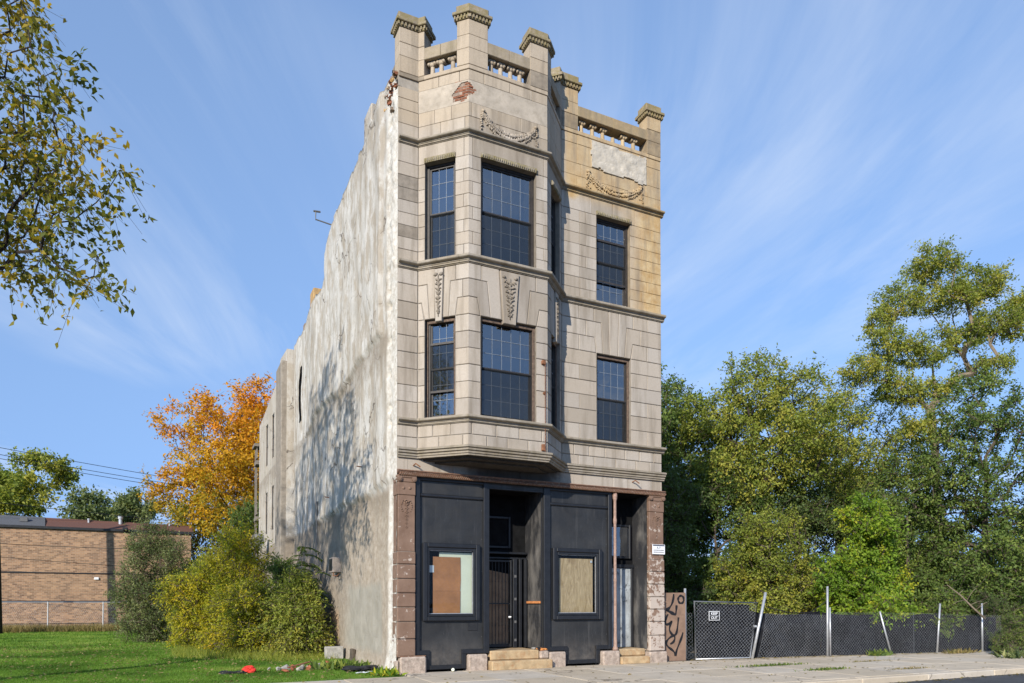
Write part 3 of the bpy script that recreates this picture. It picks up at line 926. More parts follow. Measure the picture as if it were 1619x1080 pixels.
# --- third storey stones
C3 = [9.69, 9.955, 10.245, 10.535, 10.83, 11.13, 11.425, 11.72, 12.03]
for i in range(8):
    z0, z1 = C3[i], C3[i + 1]
    st(0, S1, z0, z1, c=.006, gap=.004, mat='stone_dark' if i in (2, 5, 6) else 'stone')
    for (a, b) in ((S1, .68), (mir(.68), S4)):
        st(a, b, z0, z1, c=.006, gap=.004)
    if i % 2 == 0:
        st(1.46, 1.675, z0, z1, c=.006, gap=.004); st(1.675, 2.11, z0, z1, c=.006, gap=.004)
        st(mir(2.11), mir(1.675), z0, z1, c=.006, gap=.004); st(mir(1.675), mir(1.46), z0, z1, c=.006, gap=.004)
    else:
        st(1.46, 1.905, z0, z1, c=.006, gap=.004); st(1.905, 2.11, z0, z1, c=.006, gap=.004)
        st(mir(2.11), mir(1.905), z0, z1, c=.006, gap=.004); st(mir(1.905), mir(1.46), z0, z1, c=.006, gap=.004)
    cuts = [S4, 5.54 + .18 * (i % 2), 5.92, 6.25] if i % 2 else [S4, 5.73, 6.25]
    for a, b in zip(cuts, cuts[1:]):
        st(a, b, z0, z1, c=.006, gap=.004)
    cuts = [7.34, 7.72, 8.06, S5] if i % 2 else [7.34, 7.90, S5]
    for a, b in zip(cuts, cuts[1:]):
        st(a, b, z0, z1, c=.006, gap=.004)
for a, b in ((0, S1), (S1, 1.68), (1.68, 1.90), (1.90, mir(1.90)), (mir(1.90), mir(1.68)), (mir(1.68), S4), (S4, 6.1), (6.1, 6.78), (6.78, 7.5), (7.5, S5)):
    st(a, b, 12.03, 12.47, c=.006, gap=.004)
# egg-and-dart strips over the third-storey windows
for (a, b) in WIN:
    m = MB()
    m.box(a - .01, b + .01, -.045, .05, 12.035, 12.145)
    n = int((b - a) / .052)
    for i in range(n):
        c = a + (b - a) * (i + .5) / n
        m.blob((c, -.048, 12.085), .026, .12, 1, (.85, .9, 1.9))
    relief('lintel_moulding', m, B, 'stone_cap')

# --- plinth courses under the second storey
up = [0, S1, .89, 1.35, 1.89, 2.51, 3.11, 3.72, 4.18, 4.66, S4, 5.54, 6.01, 6.51, 7.15, 7.63, 8.10, S5]
lo = [0, S1, 1.05, 1.66, 2.27, 2.80, 3.35, 3.98, 4.45, S4, 5.68, 6.17, 6.84, 7.50, 7.97, S5]
for a, b in zip(up, up[1:]):
    st(a, b, 5.52, 5.80, gap=.009)
for a, b in zip(lo, lo[1:]):
    st(a, b, 5.265, 5.52, gap=.009)

def belt(name, z, prof, cuts):
    for a, b in zip(cuts, cuts[1:]):
        moulding(name, a + .002, b - .002, [(d, z + h) for d, h in prof], B)
PB = [(-.04, 0), (.018, 0), (.022, .018), (.045, .022), (.045, .052), (.06, .058), (.06, .085), (.125, .10), (.14, .115), (.14, .155), (.115, .175), (.0, .19), (-.04, .19)]
bc = [0.005, .62, 1.95, 3.05, 3.95, 4.9, 6.3, 7.45, S5 + .06]
belt('belt_course', 5.795, [(d, h * .9) for d, h in PB], bc)
belt('belt_course', 9.50, PB, [0.005, .9, 1.6, 2.05, 3.2, 4.1, 5.4, 6.6, 7.6, S5 + .07])
belt('belt_course', 12.465, [(d * .9, h * .85) for d, h in PB], [0.005, 1.1, 2.0, 3.3, 4.4, 5.5, 6.7, 7.7, S5 + .06])
PL = [(-.04, 5.03), (.045, 5.03), (.05, 5.07), (.075, 5.078), (.078, 5.115), (.065, 5.122), (.115, 5.14), (.12, 5.175), (.105, 5.182), (.15, 5.20), (.155, 5.24), (.10, 5.258), (.03, 5.265), (-.04, 5.265)]
belt('base_moulding', 0, PL, [0.005, .55, 1.95, 3.3, 4.3, 5.25, 6.3, 7.2, S5 + .05])
# underside of the bay
def bay_soffit():
    m = MB()
    o = .118
    pts = [bay(s, -(o if k in (1, 2) else 0), 0) for k, s in enumerate((S1, S2, S3, S4))]
    for off, z0, z1 in ((0.035, 5.026, 5.10), (-.10, 4.985, 5.026), (-.32, 4.94, 4.985)):
        q = [bay(S1 - off * .4, 0, 0)[:2], bay(S2, -off, 0)[:2], bay(S3, -off, 0)[:2], bay(S4 + off * .4, 0, 0)[:2]]
        q[0] = (q[0][0] - (0 if off > 0 else off * 1.0), 0.02); q[3] = (q[3][0] + (0 if off > 0 else off * 1.0), 0.02)
        v = [(x_, y_, z0) for x_, y_ in q] + [(x_, y_, z1) for x_, y_ in q]
        m.add(v, [(3, 2, 1, 0), (4, 5, 6, 7), (0, 1, 5, 4), (1, 2, 6, 5), (2, 3, 7, 6), (3, 0, 4, 7)])
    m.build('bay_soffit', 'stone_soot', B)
bay_soffit()
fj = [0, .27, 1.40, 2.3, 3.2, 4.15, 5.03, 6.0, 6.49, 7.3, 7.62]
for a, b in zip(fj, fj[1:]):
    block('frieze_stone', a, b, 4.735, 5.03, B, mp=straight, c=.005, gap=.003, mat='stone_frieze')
bx('lintel_beam', 'mortar', B, 0.01, 7.61, 0.022, 0.35, 4.64, 5.2, 0)

# --- attic between the upper belt and the parapet
Z1, Z2, Z3, Z4 = 12.625, 12.95, 13.28, 13.80
for a, b in ((0, S1), (S1, 1.08), (1.08, 1.70), (1.70, 2.6), (2.6, 3.3), (3.3, mir(1.70)), (mir(1.70), 4.7), (4.7, S4), (S4, 5.64), (5.64, 6.3), (6.3, 7.1), (7.1, 7.92), (7.92, S5)):
    st(a, b, Z1, Z2, c=.005, gap=.003)
for a, b in ((0, S1), (S1, .92), (.92, 1.36), (1.36, 1.88), (1.88, 2.55), (2.55, 3.15), (3.15, mir(1.75)), (mir(1.75), 4.6), (4.6, S4), (S4, 5.76), (5.76, 6.25), (6.25, 6.75), (6.75, 7.35), (7.35, 7.86), (7.86, S5)):
    st(a, b, Z2, Z3, c=.005, gap=.003)
st(0, S1, Z3, 13.55, c=.005); st(0, S1, 13.55, Z4 + .02, c=.005)
# smooth render with the facing broken away over the red brick
def hole(s, z):
    n = fbm(s * 7, z * 7) - .5
    e = ((s - 1.64 - (z - 13.5) * .3) / .27) ** 2 + ((z - 13.55) / .215) ** 2
    return e + n * 1.5 < .95
sheet_cells('render_coat', S1, S3, Z3, Z4, .032, lambda s, z: ~hole(s, z), lambda s, z: .0 + .006 * (fbm(s * 4, z * 4) - .5), B, 'stucco')
st(S3, 4.5, Z3, Z4, c=.005); st(4.5, S4, Z3, Z4, c=.005)
for r in range(8):
    z0 = Z3 + .02 + r * .066
    s_ = 1.34 + (r % 2) * .1
    while s_ < 1.98:
        w = .195 * random.uniform(.8, 1.05)
        if random.random() > .1:
            o = block('brick', s_, min(s_ + w, 2.0), z0, z0 + .062, B, mat='red_brick', d=random.uniform(-.022, -.002), back=-.10, c=.007, gap=.004)
        s_ += w
sheet_cells('old_mortar', 1.3, 2.02, Z3, Z4, .07, lambda s, z: s < 9, lambda s, z: -.02 + 0 * s, B, 'old_mortar', back=-.03)
for a, b, z0, z1 in ((S4, 5.66, Z3, Z4), (5.66, 6.2, Z3, Z4), (6.2, 7.1, Z3, Z4), (7.1, 7.86, Z3, Z4), (7.86, S5, Z3, Z4)):
    st(a, b, z0, z1, c=.005, gap=.003)
def patch_keep(s, z):
    n = (fbm(s * 3, z * 3) - .5) * .5
    lo_ = 13.30 - .02 * (s - 6) + n * .35
    hi_ = 14.02 + n * .3
    return (s > 6.08 + n * .5) & (s < 7.88 + n * .2) & (z > lo_) & (z < hi_)
sheet_cells('render_patch', 5.9, 8.0, 13.1, 14.14, .04, patch_keep, lambda s, z: .03 + .05 * (fbm(s * 5, z * 5) - .45), B, 'white_render')

# --- parapet: blocks under the sill, sill, rail, piers, balusters
OPEN = [(.66, 1.49), (2.29, 3.40), (mir(1.49), mir(.66)), (5.69, 7.91)]
for a, b in ((S1, 1.03), (1.03, 1.56), (1.56, 2.19), (2.19, 2.86), (2.86, 3.46), (3.46, mir(1.55)), (mir(1.55), 4.6), (4.6, S4), (S4, 5.66), (5.66, 6.4), (6.4, 7.2), (7.2, 7.9), (7.9, S5)):
    st(a, b, Z4, 14.055, c=.006, back=-.3)
for a, b in OPEN:
    block('parapet_sill', a - .1 if a > 1 else a - .14, b + .06, 14.055, 14.17, B, d=.012, back=-.34, rear=True)
    m = (a + b) / 2
    for q, w in (((a - .02), m), (m, b + .02)):
        block('parapet_rail', q, w, 14.55, 14.835, B, mat='stone_belt', d=.01, back=-.34, rear=True, gap=.002)

def baluster(s, broken=False):
    x_, y_, _ = bay(s, .16, 0)
    i = max(k for k in range(5) if s >= BS[k] - 1e-6)
    ang = math.atan2(BT[i].y, BT[i].x)
    m = MB()
    h = .22 if broken else .28
    m.lathe(0, 0, [(.062, 0), (.068, .03), (.06, .06), (.055, .15), (.05, h)], 12)
    if not broken:
        m.box(-.085, .085, -.075, .075, .325, .375, .01)
        m.lathe(0, 0, [(.052, .26), (.07, .29), (.078, .335)], 12)
        for sx in (-1, 1):
            pts = []
            for t in range(9):
                an = 2 * math.pi * t / 8
                pts.append((math.cos(an), math.sin(an)))
            v = []; f = []
            for yy in (-.08, .08):
                for cx_, cz_ in pts[:-1]:
                    v.append((sx * .078 + cx_ * .032, yy, .318 + cz_ * .034))
            for t in range(8):
                f.append((t, (t + 1) % 8, 8 + (t + 1) % 8, 8 + t))
            f.append(tuple(range(7, -1, -1))); f.append(tuple(range(8, 16)))
            m.add(v, f)
    c_, s__ = math.cos(ang), math.sin(ang)
    m.v = [(x_ + p[0] * c_ - p[1] * s__, y_ + p[0] * s__ + p[1] * c_, 14.17 + p[2]) for p in m.v]
    return m.build('baluster', 'stone', B, True)
for s_ in (.80, 1.03, 1.33): baluster(s_)
for s_ in (2.43, 2.68, 2.94, 3.19): baluster(s_)
for s_ in (4.35, 4.6, 4.85): baluster(s_)
for n_, s_ in enumerate((5.87, 6.22, 6.55, 6.88, 7.21, 7.56)): baluster(s_, n_ == 3)

def pier(s0, s1):
    zz = [14.055, 14.16, 14.55, 14.87, 15.23]
    for a, b in zip(zz, zz[1:]):
        block('pier_stone', s0, s1, a, b, B, d=.018, back=-.36, rear=True, c=.007, gap=.003, mat='stone' if b > 14.9 or random.random() < .6 else 'stone_dark')
    cap = block('pier_cap', s0 - .02, s1 + .02, 15.41, 15.60, B, mat='stone_cap', d=.03, back=-.38, rear=True, c=.02, gap=.001)
    bm_ = [(0.0, 15.24), (.045, 15.30), (.095, 15.34), (.095, 15.40), (.07, 15.415)]
    block('cap_moulding', s0 - .085, s1 + .085, 15.335, 15.412, cap, mat='stone_cap', d=.105, back=-.44, rear=True, c=.012, gap=.001)
    block('cap_bed', s0 - .03, s1 + .03, 15.232, 15.337, cap, mat='stone_cap', d=.045, back=-.39, rear=True, c=.004, gap=.001)
    m = MB()
    n = max(3, int((s1 - s0) / .075))
    for i in range(n + 1):
        c = s0 - .03 + (s1 - s0 + .06) * i / n
        m.box(c - .02, c + .02, -.075, -.03, 15.25, 15.325)
    m2 = MB()
    for sd in (s0 - .05, s1 + .05):
        for i in range(5):
            y_ = .0 + i * .075
            m2.box(sd - .018, sd + .018, y_ - .02, y_ + .02, 15.25, 15.325)
    stuff(relief('dentils', m, cap, 'stone_cap'))
    stuff(relief('side_dentils', m2, cap, 'stone_cap'))
pier(0.02, .66); pier(1.50, 2.28); pier(3.40, mir(1.50)); pier(mir(.66), 5.68); pier(7.91, S5)

# --- carved swags
def swag(s0, s1, ztop, sag, mat):
    m = MB()
    n = 78
    for i in range(n):
        t = i / (n - 1)
        s_ = s0 + (s1 - s0) * t
        z_ = ztop - sag * (1 - (2 * t - 1) ** 2) * (1 + .0 * t)
        th = .045 + .075 * math.sin(math.pi * t)
        for q in range(3):
            o = (q - 1) * th * .9 + random.uniform(-.015, .015)
            m.leaf((s_ + random.uniform(-.015, .015), -.012 - .018 * (1 - abs(q - 1)), z_ + o), .048 + .022 * math.sin(math.pi * t), .020, .026)
    relief('carved_swag', m, B, mat, smooth=True)
    for sx in (s0, s1):
        m = MB()
        for i in range(13):
            t = i / 12
            m.blob((sx + (-.05 if sx == s0 else .05) * t + random.uniform(-.03, .03), -.016, ztop + .08 - .52 * t), .034 - .018 * t, .45, 1, (1.2, .8, 1))
            if i % 2 == 0:
                m.blob((sx + random.choice((-1, 1)) * .05, -.014, ztop + .06 - .5 * t), .024, .45, 1)
        m.blob((sx, -.02, ztop + .06), .05, .35, 1)
        stuff(relief('swag_drop', m, B, mat, smooth=True))
swag(2.16, 3.54, 13.08, .42, 'stone')
swag(6.0, 7.70, 13.08, .36, 'stone')

# --- sash windows of the stone front
def window(a, b, z0, z1, cols, rail, upper_blind=False, narrow=False, screen='lower'):
    D = .14
    fr = MB()
    t = .055
    aa, bb = a + .012, b - .012
    z1f = z1 - .005
    fr.box(aa, aa + t, D - .03, D + .10, z0, z1f); fr.box(bb - t, bb, D - .03, D + .10, z0, z1f)
    fr.box(aa + t, bb - t, D - .03, D + .10, z1f - t, z1f); fr.box(aa + t, bb - t, D - .03, D + .10, z0, z0 + t)
    w = relief('window', fr, B, 'frame')
    i0, i1 = aa + t, bb - t
    sash = MB()
    k = .04
    for lo_, hi_, yd in ((z0 + t, rail + .02, .035), (rail - .02, z1f - t, .0)):
        sash.box(i0, i0 + k, D + yd, D + yd + .032, lo_, hi_); sash.box(i1 - k, i1, D + yd, D + yd + .032, lo_, hi_)
        sash.box(i0 + k, i1 - k, D + yd, D + yd + .032, lo_, lo_ + k); sash.box(i0 + k, i1 - k, D + yd, D + yd + .032, hi_ - k, hi_)
    relief('sash_frame', sash, w, 'frame')
    for lo_, hi_, yd in ((z0 + t + k, rail + .02 - k, .035), (rail - .02 + k, z1f - t - k, .0)):
        y = D + yd + .018
        tw_ = [random.uniform(-.008, .008) for _ in range(3)]
        relief('pane', MB().add([(i0 + k, y + tw_[0], lo_), (i1 - k, y + tw_[1], lo_), (i1 - k, y + tw_[2], hi_), (i0 + k, y, hi_)], [(0, 1, 2, 3)]), w, 'glass')
        g = MB()
        for c in range(1, cols):
            s_ = i0 + k + (i1 - i0 - 2 * k) * c / cols
            g.box(s_ - .0045, s_ + .0045, y - .007, y - .002, lo_, hi_)
        for r in range(1, 3):
            z_ = lo_ + (hi_ - lo_) * r / 3
            g.box(i0 + k, i1 - k, y - .0075, y - .0025, z_ - .0045, z_ + .0045)
        relief('glazing_grille', g, w, 'grille')
    sl, sh = (z0 + t, rail) if screen == 'lower' else (z0 + .62, rail + .62)
    relief('insect_screen', MB().add([(i0, D - .005, sl), (i1, D - .005, sl), (i1, D - .005, sh), (i0, D - .005, sh)], [(0, 1, 2, 3)]), w, 'screen')
    if screen != 'lower':
        relief('screen_rail', MB().box(i0, i1, D - .02, D - .006, sl, sl + .05), w, 'frame')
        relief('screen_rail', MB().box(i0, i1, D - .02, D - .006, sh - .05, sh), w, 'frame')
    # jambs inside and the dark room behind
    jm = MB()
    for s_, sg in ((aa + .02, 1), (bb - .02, -1)):
        jm.box(s_, s_ + sg * .02, D + .10, D + .42, z0, z1)
    relief('inner_jamb', jm, w, 'jamb')
    r = MB()
    yb = D + 1.0
    e = .12
    r.add([(a - e, yb, z0 - .2), (b + e, yb, z0 - .2), (b + e, yb, z1 + .2), (a - e, yb, z1 + .2), (a - e, D + .43, z0 - .2), (b + e, D + .43, z0 - .2), (b + e, D + .43, z1 + .2), (a - e, D + .43, z1 + .2)],
          [(0, 1, 2, 3), (0, 4, 5, 1), (3, 2, 6, 7), (0, 3, 7, 4), (1, 5, 6, 2)])
    relief('room_behind', r, w, 'interior')
    if z0 < 7:      # peeling timber brick-mould round the older windows
        tm = MB()
        for s0_, s1_ in ((a + .001, a + .03), (b - .06, b - .001)):
            tm.box(s0_, s1_, D - .07, D - .025, z0 + .01, z1 - .01, .008)
        tm.box(a + .03, b - .06, D - .07, D - .025, z1 - .09, z1 - .01, .008)
        relief('peeling_casing', tm, w, 'old_wood')
cols = [3, 5, 3, 4]
for k_, (a, b) in enumerate(WIN):
    window(a, b, W3[0], W3[1], cols[k_], 10.86, screen='lower' if k_ != 3 else 'mid')
    window(a + (.03 if k_ == 0 else 0), b, W2[0], W2[1], cols[k_], 7.15, screen='lower' if k_ != 0 else 'mid')

# chain and bracket on the bay corner
m = MB()
m.box(3.70, 3.80, -.06, .02, 7.40, 7.50, .01)
m.box(3.74, 3.80, -.05, .02, 6.68, 6.73, .008)
m.box(3.70, 3.78, -.06, .02, 5.30, 5.46, .01)
for i in range(60):
    z = 7.40 - i * .0375
    m.box(3.775, 3.785 + .006 * (i % 2), -.055, -.04, z - .034, z)
relief('rusty_chain', m, B, 'rust')

# ------------------------------------------------------------------ body of the building: side wall, roof, rear wing
def side_wall():
    step = .075
    V0, V1 = 0.0, 15.1
    ny = int((V1 - V0) / step); nz = 190
    prof_v = [0, .25, .4, 1.2, 1.7, 1.75, 4.4, 5.6, 7.0, 7.2, 7.6, 7.9, 8.0, 8.7, 11.0, 12.5, 14.6, 15.1]
    prof_z = [13.95, 14.2, 14.42, 14.32, 14.2, 14.0, 13.80, 13.80, 13.76, 13.66, 13.5, 13.2, 12.55, 12.45, 12.5, 12.68, 12.56, 12.5]
    ys = np.linspace(V0, V1, ny + 1)
    top = np.interp(ys, prof_v, prof_z) + .22 * (np.round(3 * fbm(ys * 1.1, ys * 0 + 7)) / 3 - .5) + .10 * (fbm(ys * 2.1, ys * 0 + 3) - .5)
    t = np.linspace(0, 1, nz + 1)
    Y = np.repeat(ys[:, None], nz + 1, 1)
    Z = -.35 + (top[:, None] + .35) * t[None, :]
    X = -(fbm(Y * .6, Z * .5) - .5) * .13 - (fbm(Y * 3, Z * 2) - .5) * .06 - (fbm(Y * 11, Z * 8, 2) - .4) * .024
    # thick ledges where coats of render end
    l1 = 8.14 + .10 * np.sin(Y * .9) + (fbm(Y * 1.5, Y * 0 + 9) - .5) * .3
    l2 = 4.52 + .05 * np.sin(Y * 1.3) + (fbm(Y * 1.7, Y * 0 + 5) - .5) * .22
    sm = lambda q: 1 / (1 + np.exp(-np.clip(q, -40, 40)))
    X -= .085 * sm((Z - l1) * 60) * (Y > 1) * np.clip((13 - Y) / 2, 0, 1)
    X -= .085 * sm((Z - l2) * 60) * np.clip((12 - Y) / 2, 0, 1)
    # rough raw edge strip by the stone front, with sockets of broken brick
    e = np.clip((.62 + .22 * (fbm(Z * 1.3, Z * 0 + 2) - .5) - Y) / .08, 0, 1)
    X += e * (.05 - .17 * np.abs(fbm(Y * 5, Z * 4) - .5))
    for (v, z, r) in ((.48, 13.16, .11), (.58, 12.87, .10), (.34, 13.41, .08), (.6, 12.07, .08), (.55, 11.2, .07), (.5, 10.6, .06), (.52, 9.6, .09), (.5, 9.1, .08), (.55, 8.75, .09), (.5, 7.9, .10), (.5, 7.1, .09), (.52, 6.3, .08), (.46, 5.9, .07)):
        X += .13 * np.clip(1.25 - np.sqrt(((Y - v) / (r * 1.3)) ** 2 + ((Z - z) / r) ** 2), 0, 1)
    # foot of the wall spreads a little
    X -= .13 * np.exp(-np.clip(Z, 0, 9) / .35) * np.clip(1.6 - Y / 3, .2, 1)
    X[0, :] = np.maximum(X[0, :], -.02) * 0 + .004
    X = np.where(Y < .08, X * .4, X)
    holes = [(13.25, 13.8, 8.95, 11.25)]
    I = np.arange((ny + 1) * (nz + 1)).reshape(ny + 1, nz + 1)
    cy = (Y[:-1, :-1] + Y[1:, 1:]) / 2; cz = (Z[:-1, :-1] + Z[1:, 1:]) / 2
    keep = np.ones(cy.shape, bool)
    for a, b, c, d in holes:
        arch = d - .25 * ((cy - (a + b) / 2) / ((b - a) / 2)) ** 2
        keep &= ~((cy > a) & (cy < b) & (cz > c) & (cz < arch))
    F = np.stack([I[:-1, :-1], I[:-1, 1:], I[1:, 1:], I[1:, :-1]], -1)[keep].reshape(-1, 4)
    V = np.stack([X, Y, Z], -1).reshape(-1, 3).tolist()
    n0 = len(V)
    F = F.tolist()
    for i in range(ny + 1):                      # thickness along the broken top
        V.append((.36, ys[i], float(Z[i, -1]) - .04))
    for i in range(ny):
        F.append((int(I[i, -1]), int(I[i + 1, -1]), n0 + i + 1, n0 + i))
    n1 = len(V)
    for i in range(ny + 1):
        V.append((.36, ys[i], 4.0))
    for i in range(ny):
        F.append((n0 + i, n0 + i + 1, n1 + i + 1, n1 + i))
    me = bpy.data.meshes.new('side_wall')
    me.from_pydata(V, [], F)
    me.polygons.foreach_set('use_smooth', [True] * len(me.polygons))
    o = link('side_wall', me, 'plaster', B)
    hb = MB().box(.10, .75, 13.0, 14.1, 8.8, 11.4)
    hb.build('dark_window_hollow', 'interior', B)
    return o
side_wall()
# broken brick heap at the top front corner of the side wall
for i in range(26):
    y_ = random.uniform(.10, 1.0); z_ = 13.55 + random.uniform(0, .75) - .15 * y_
    m = MB().box(-.10, .10, -.05, .05, -.032, .032, .006)
    rot = Matrix.Rotation(random.uniform(-.5, .5), 3, 'X') @ Matrix.Rotation(random.uniform(-.6, .6), 3, 'Z')
    m.v = [tuple(rot @ Vector(p) + Vector((random.uniform(.0, .09), y_, z_))) for p in m.v]
    m.build('brick', random.choice(['red_brick', 'red_brick', 'old_mortar', 'tan_clay']), B)
# stone return behind the left pier
for z0, z1 in ((13.3, 13.8), (13.8, 14.2), (14.2, 14.6)):
    bx('return_stone', 'stone_dark', B, .03, .40, .30, .62, z0 + .003, z1 - .003, .012)
# chimney stubs along the side wall
for (y0, y1, z0, z1, mt) in ((2.55, 3.32, 13.5, 15.06, 'plaster'), (6.85, 7.35, 13.4, 14.35, 'plaster'), (10.9, 11.6, 12.2, 13.42, 'tan_clay')):
    bx('chimney_stub', mt, B, .015, .55, y0, y1, z0, z1, .03)
random.seed(61)
cy_ = .9
while cy_ < 14.6:                               # loose bricks and coping left along the broken top
    L_ = random.uniform(.18, .42)
    zt_ = float(np.interp(cy_, [0, .4, 1.7, 1.75, 4.4, 7.0, 7.6, 7.9, 8.0, 8.7, 12.5, 15], [14.3, 14.35, 14.2, 14.0, 13.8, 13.76, 13.5, 13.2, 12.55, 12.45, 12.68, 12.5]))
    if random.random() < .62:
        o = bx('coping_stone', random.choice(['stone_dark', 'old_mortar', 'plaster', 'red_brick']), B, .02 + random.uniform(0, .06), .34, cy_, cy_ + L_, zt_ - .12, zt_ + random.uniform(.03, .24), .02)
    cy_ += L_ + random.uniform(.02, .3)
m = MB().tube([(-.0, 7.3, 14.0), (-.55, 7.4, 14.12), (-.55, 7.4, 14.38)], .022, 6)
m.tube([(-.62, 7.4, 14.38), (-.4, 7.4, 14.40)], .03, 6)
m.build('vent_pipe', 'dish', B)
bx('roof_deck', 'dark_roof', B, .3, 7.5, .4, 15.0, 12.0, 12.2, 0)
bx('right_wall', 'brick_wall', B, 7.30, 7.60, .03, 15.0, -.2, 13.9, 0)
bx('rear_wall', 'brick_wall', B, .3, 7.5, 14.8, 15.05, -.2, 12.3, 0)
bx('core_wall', 'interior', B, .36, .40, .4, 15.0, -.2, 12.1, 0)  # unseen dark core sheet added behind the side wall to block light
bx('dark_floor', 'interior', B, .4, 7.3, 1.6, 1.65, -.2, 5.2, 0)  # upright unseen sheet added to block light behind the shopfront
bx('upper_floor', 'interior', B, .4, 7.3, .4, 14.9, 4.9, 5.0, 0)
# lugs and a pipe on the side wall
for (y_, z_) in ((8.0, 8.35), (7.3, 5.05), (3.0, 5.3)):
    MB().tube([(.02, y_, z_), (-.22, y_, z_ + .02)], .016, 5).build('iron_peg', 'rust', B)
MB().tube([(-.09, 9.4, 3.2), (-.09, 9.4, 5.2)], .03, 6).build('wall_pipe', 'dish', B)

# rear wing, set a little proud of the side wall
rw = MB()
U = -.30
wins = [(19.15, 19.95), (21.5, 22.3)]
zr = [(8.6, 10.7), (5.15, 7.25)]
ys_ = [15.2, wins[0][0], wins[0][1], wins[1][0], wins[1][1], 25.2]
topz = lambda y: np.interp(y, [15.2, 17.2, 18.0, 25.2], [12.45, 12.6, 11.9, 11.35])
zs_ = [-.3, zr[1][0], zr[1][1], zr[0][0], zr[0][1], None]
V = []; F = []
for i in range(len(ys_) - 1):
    for j in range(5):
        cy = (ys_[i] + ys_[i + 1]) / 2; 
        if i in (1, 3) and j in (1, 3):
            continue
        n = len(V)
        nn = 12 if j == 4 else 1
        yy = np.linspace(ys_[i], ys_[i + 1], nn + 1)
        for q in range(nn):
            n = len(V)
            za, zb = zs_[j], zs_[j + 1]
            V += [(U, yy[q], za), (U, yy[q + 1], za), (U, yy[q + 1], zb if zb else float(topz(yy[q + 1]))), (U, yy[q], zb if zb else float(topz(yy[q])))]
            F.append((n, n + 1, n + 2, n + 3))
rw.add(V, F)
rw.add([(U, 15.2, -.3), (.5, 15.2, -.3), (.5, 15.2, 12.45), (U, 15.2, 12.45)], [(0, 1, 2, 3)])
rw.add([(U, 25.2, -.3), (7.4, 25.2, -.3), (7.4, 25.2, 11.3), (U, 25.2, 11.35)], [(0, 1, 2, 3)])
rw.add([(7.4, 15.0, -.3), (7.4, 25.2, -.3), (7.4, 25.2, 11.3), (7.4, 15.0, 12.4)], [(0, 1, 2, 3)])
for (a, b) in wins:
    for (c, d) in zr:
        rw.add([(U, a, c), (.1, a, c), (.1, a, d), (U, a, d), (U, b, c), (.1, b, c), (.1, b, d), (U, b, d)], [(0, 1, 2, 3), (4, 5, 6, 7), (0, 1, 5, 4), (3, 2, 6, 7)])
rwo = rw.build('rear_wing_wall', 'plaster', B)
bx('rear_wing_roof', 'dark_roof', B, -.25, 7.4, 15.3, 25.1, 11.0, 11.2, 0)
bx('rear_pier', 'stone_dark', B, -.52, .1, 15.22, 16.9, -.3, 11.95, .03)
for (a, b) in wins:
    for (c, d) in zr:
        wv = MB().box(-.27, -.23, a, a + .06, c, d).box(-.27, -.23, b - .06, b, c, d).box(-.27, -.23, a + .06, b - .06, d - .06, d).box(-.27, -.23, a + .06, b - .06, c, c + .06).box(-.27, -.23, a + .06, b - .06, (c + d) / 2 - .03, (c + d) / 2 + .03).build('window', 'frame', B)
        MB().add([(-.245, a + .06, c + .06), (-.245, b - .06, c + .06), (-.245, b - .06, d - .06), (-.245, a + .06, d - .06)], [(0, 1, 2, 3)]).build('pane', 'glass', wv)
        MB().box(.1, .6, a, b, c, d).build('room_behind', 'interior', wv)
# timber porch behind the rear wing
MB().box(-.44, -.32, 26.0, 26.12, -.3, 10.3).build('porch_post', 'porch_wood', B)
for z in (3.0, 6.2, 9.3):
    bx('porch_deck', 'porch_wood', B, -.46, 4.5, 25.25, 26.2, z, z + .22, 0)
    q = MB().box(-.42, -.36, 25.3, 26.0, z + .95, z + 1.03).box(-.42, -.36, 25.3, 26.0, z + .35, z + .42)
    for i in range(5):
        y_ = 25.4 + i * .13
        q.box(-.41, -.37, y_, y_ + .05, z + .42, z + .95)
    q.build('porch_railing', 'porch_wood', B)
bx('porch_roof', 'porch_wood', B, -.55, 4.6, 25.25, 26.4, 10.3, 10.45, 0)

# ------------------------------------------------------------------ shopfront
# brown iron cornice with a rope moulding
moulding('shop_cornice', 0.0, 7.67, [(-.02, 4.655), (.07, 4.655), (.07, 4.668), (.09, 4.68), (.09, 4.70), (.115, 4.71), (.115, 4.728), (.09, 4.738), (-.02, 4.738)], B, 'brown_metal', straight)
m = MB()
for i in range(150):
    s_ = .03 + i * .051
    m.tube([(s_, -.085, 4.60), (s_ + .05, -.105, 4.665)], .021, 5)
m.build('rope_moulding', 'brown_metal', B, True)
m = MB()
for s_, z_ in ((.40, 4.86), (6.62, 4.93)):
    m.tube([(s_, 0, z_), (s_ + .02, -.12, z_ + .03), (s_ + .12, -.16, z_ - .05)], .016, 5)
m.build('iron_hook', 'rust', B)

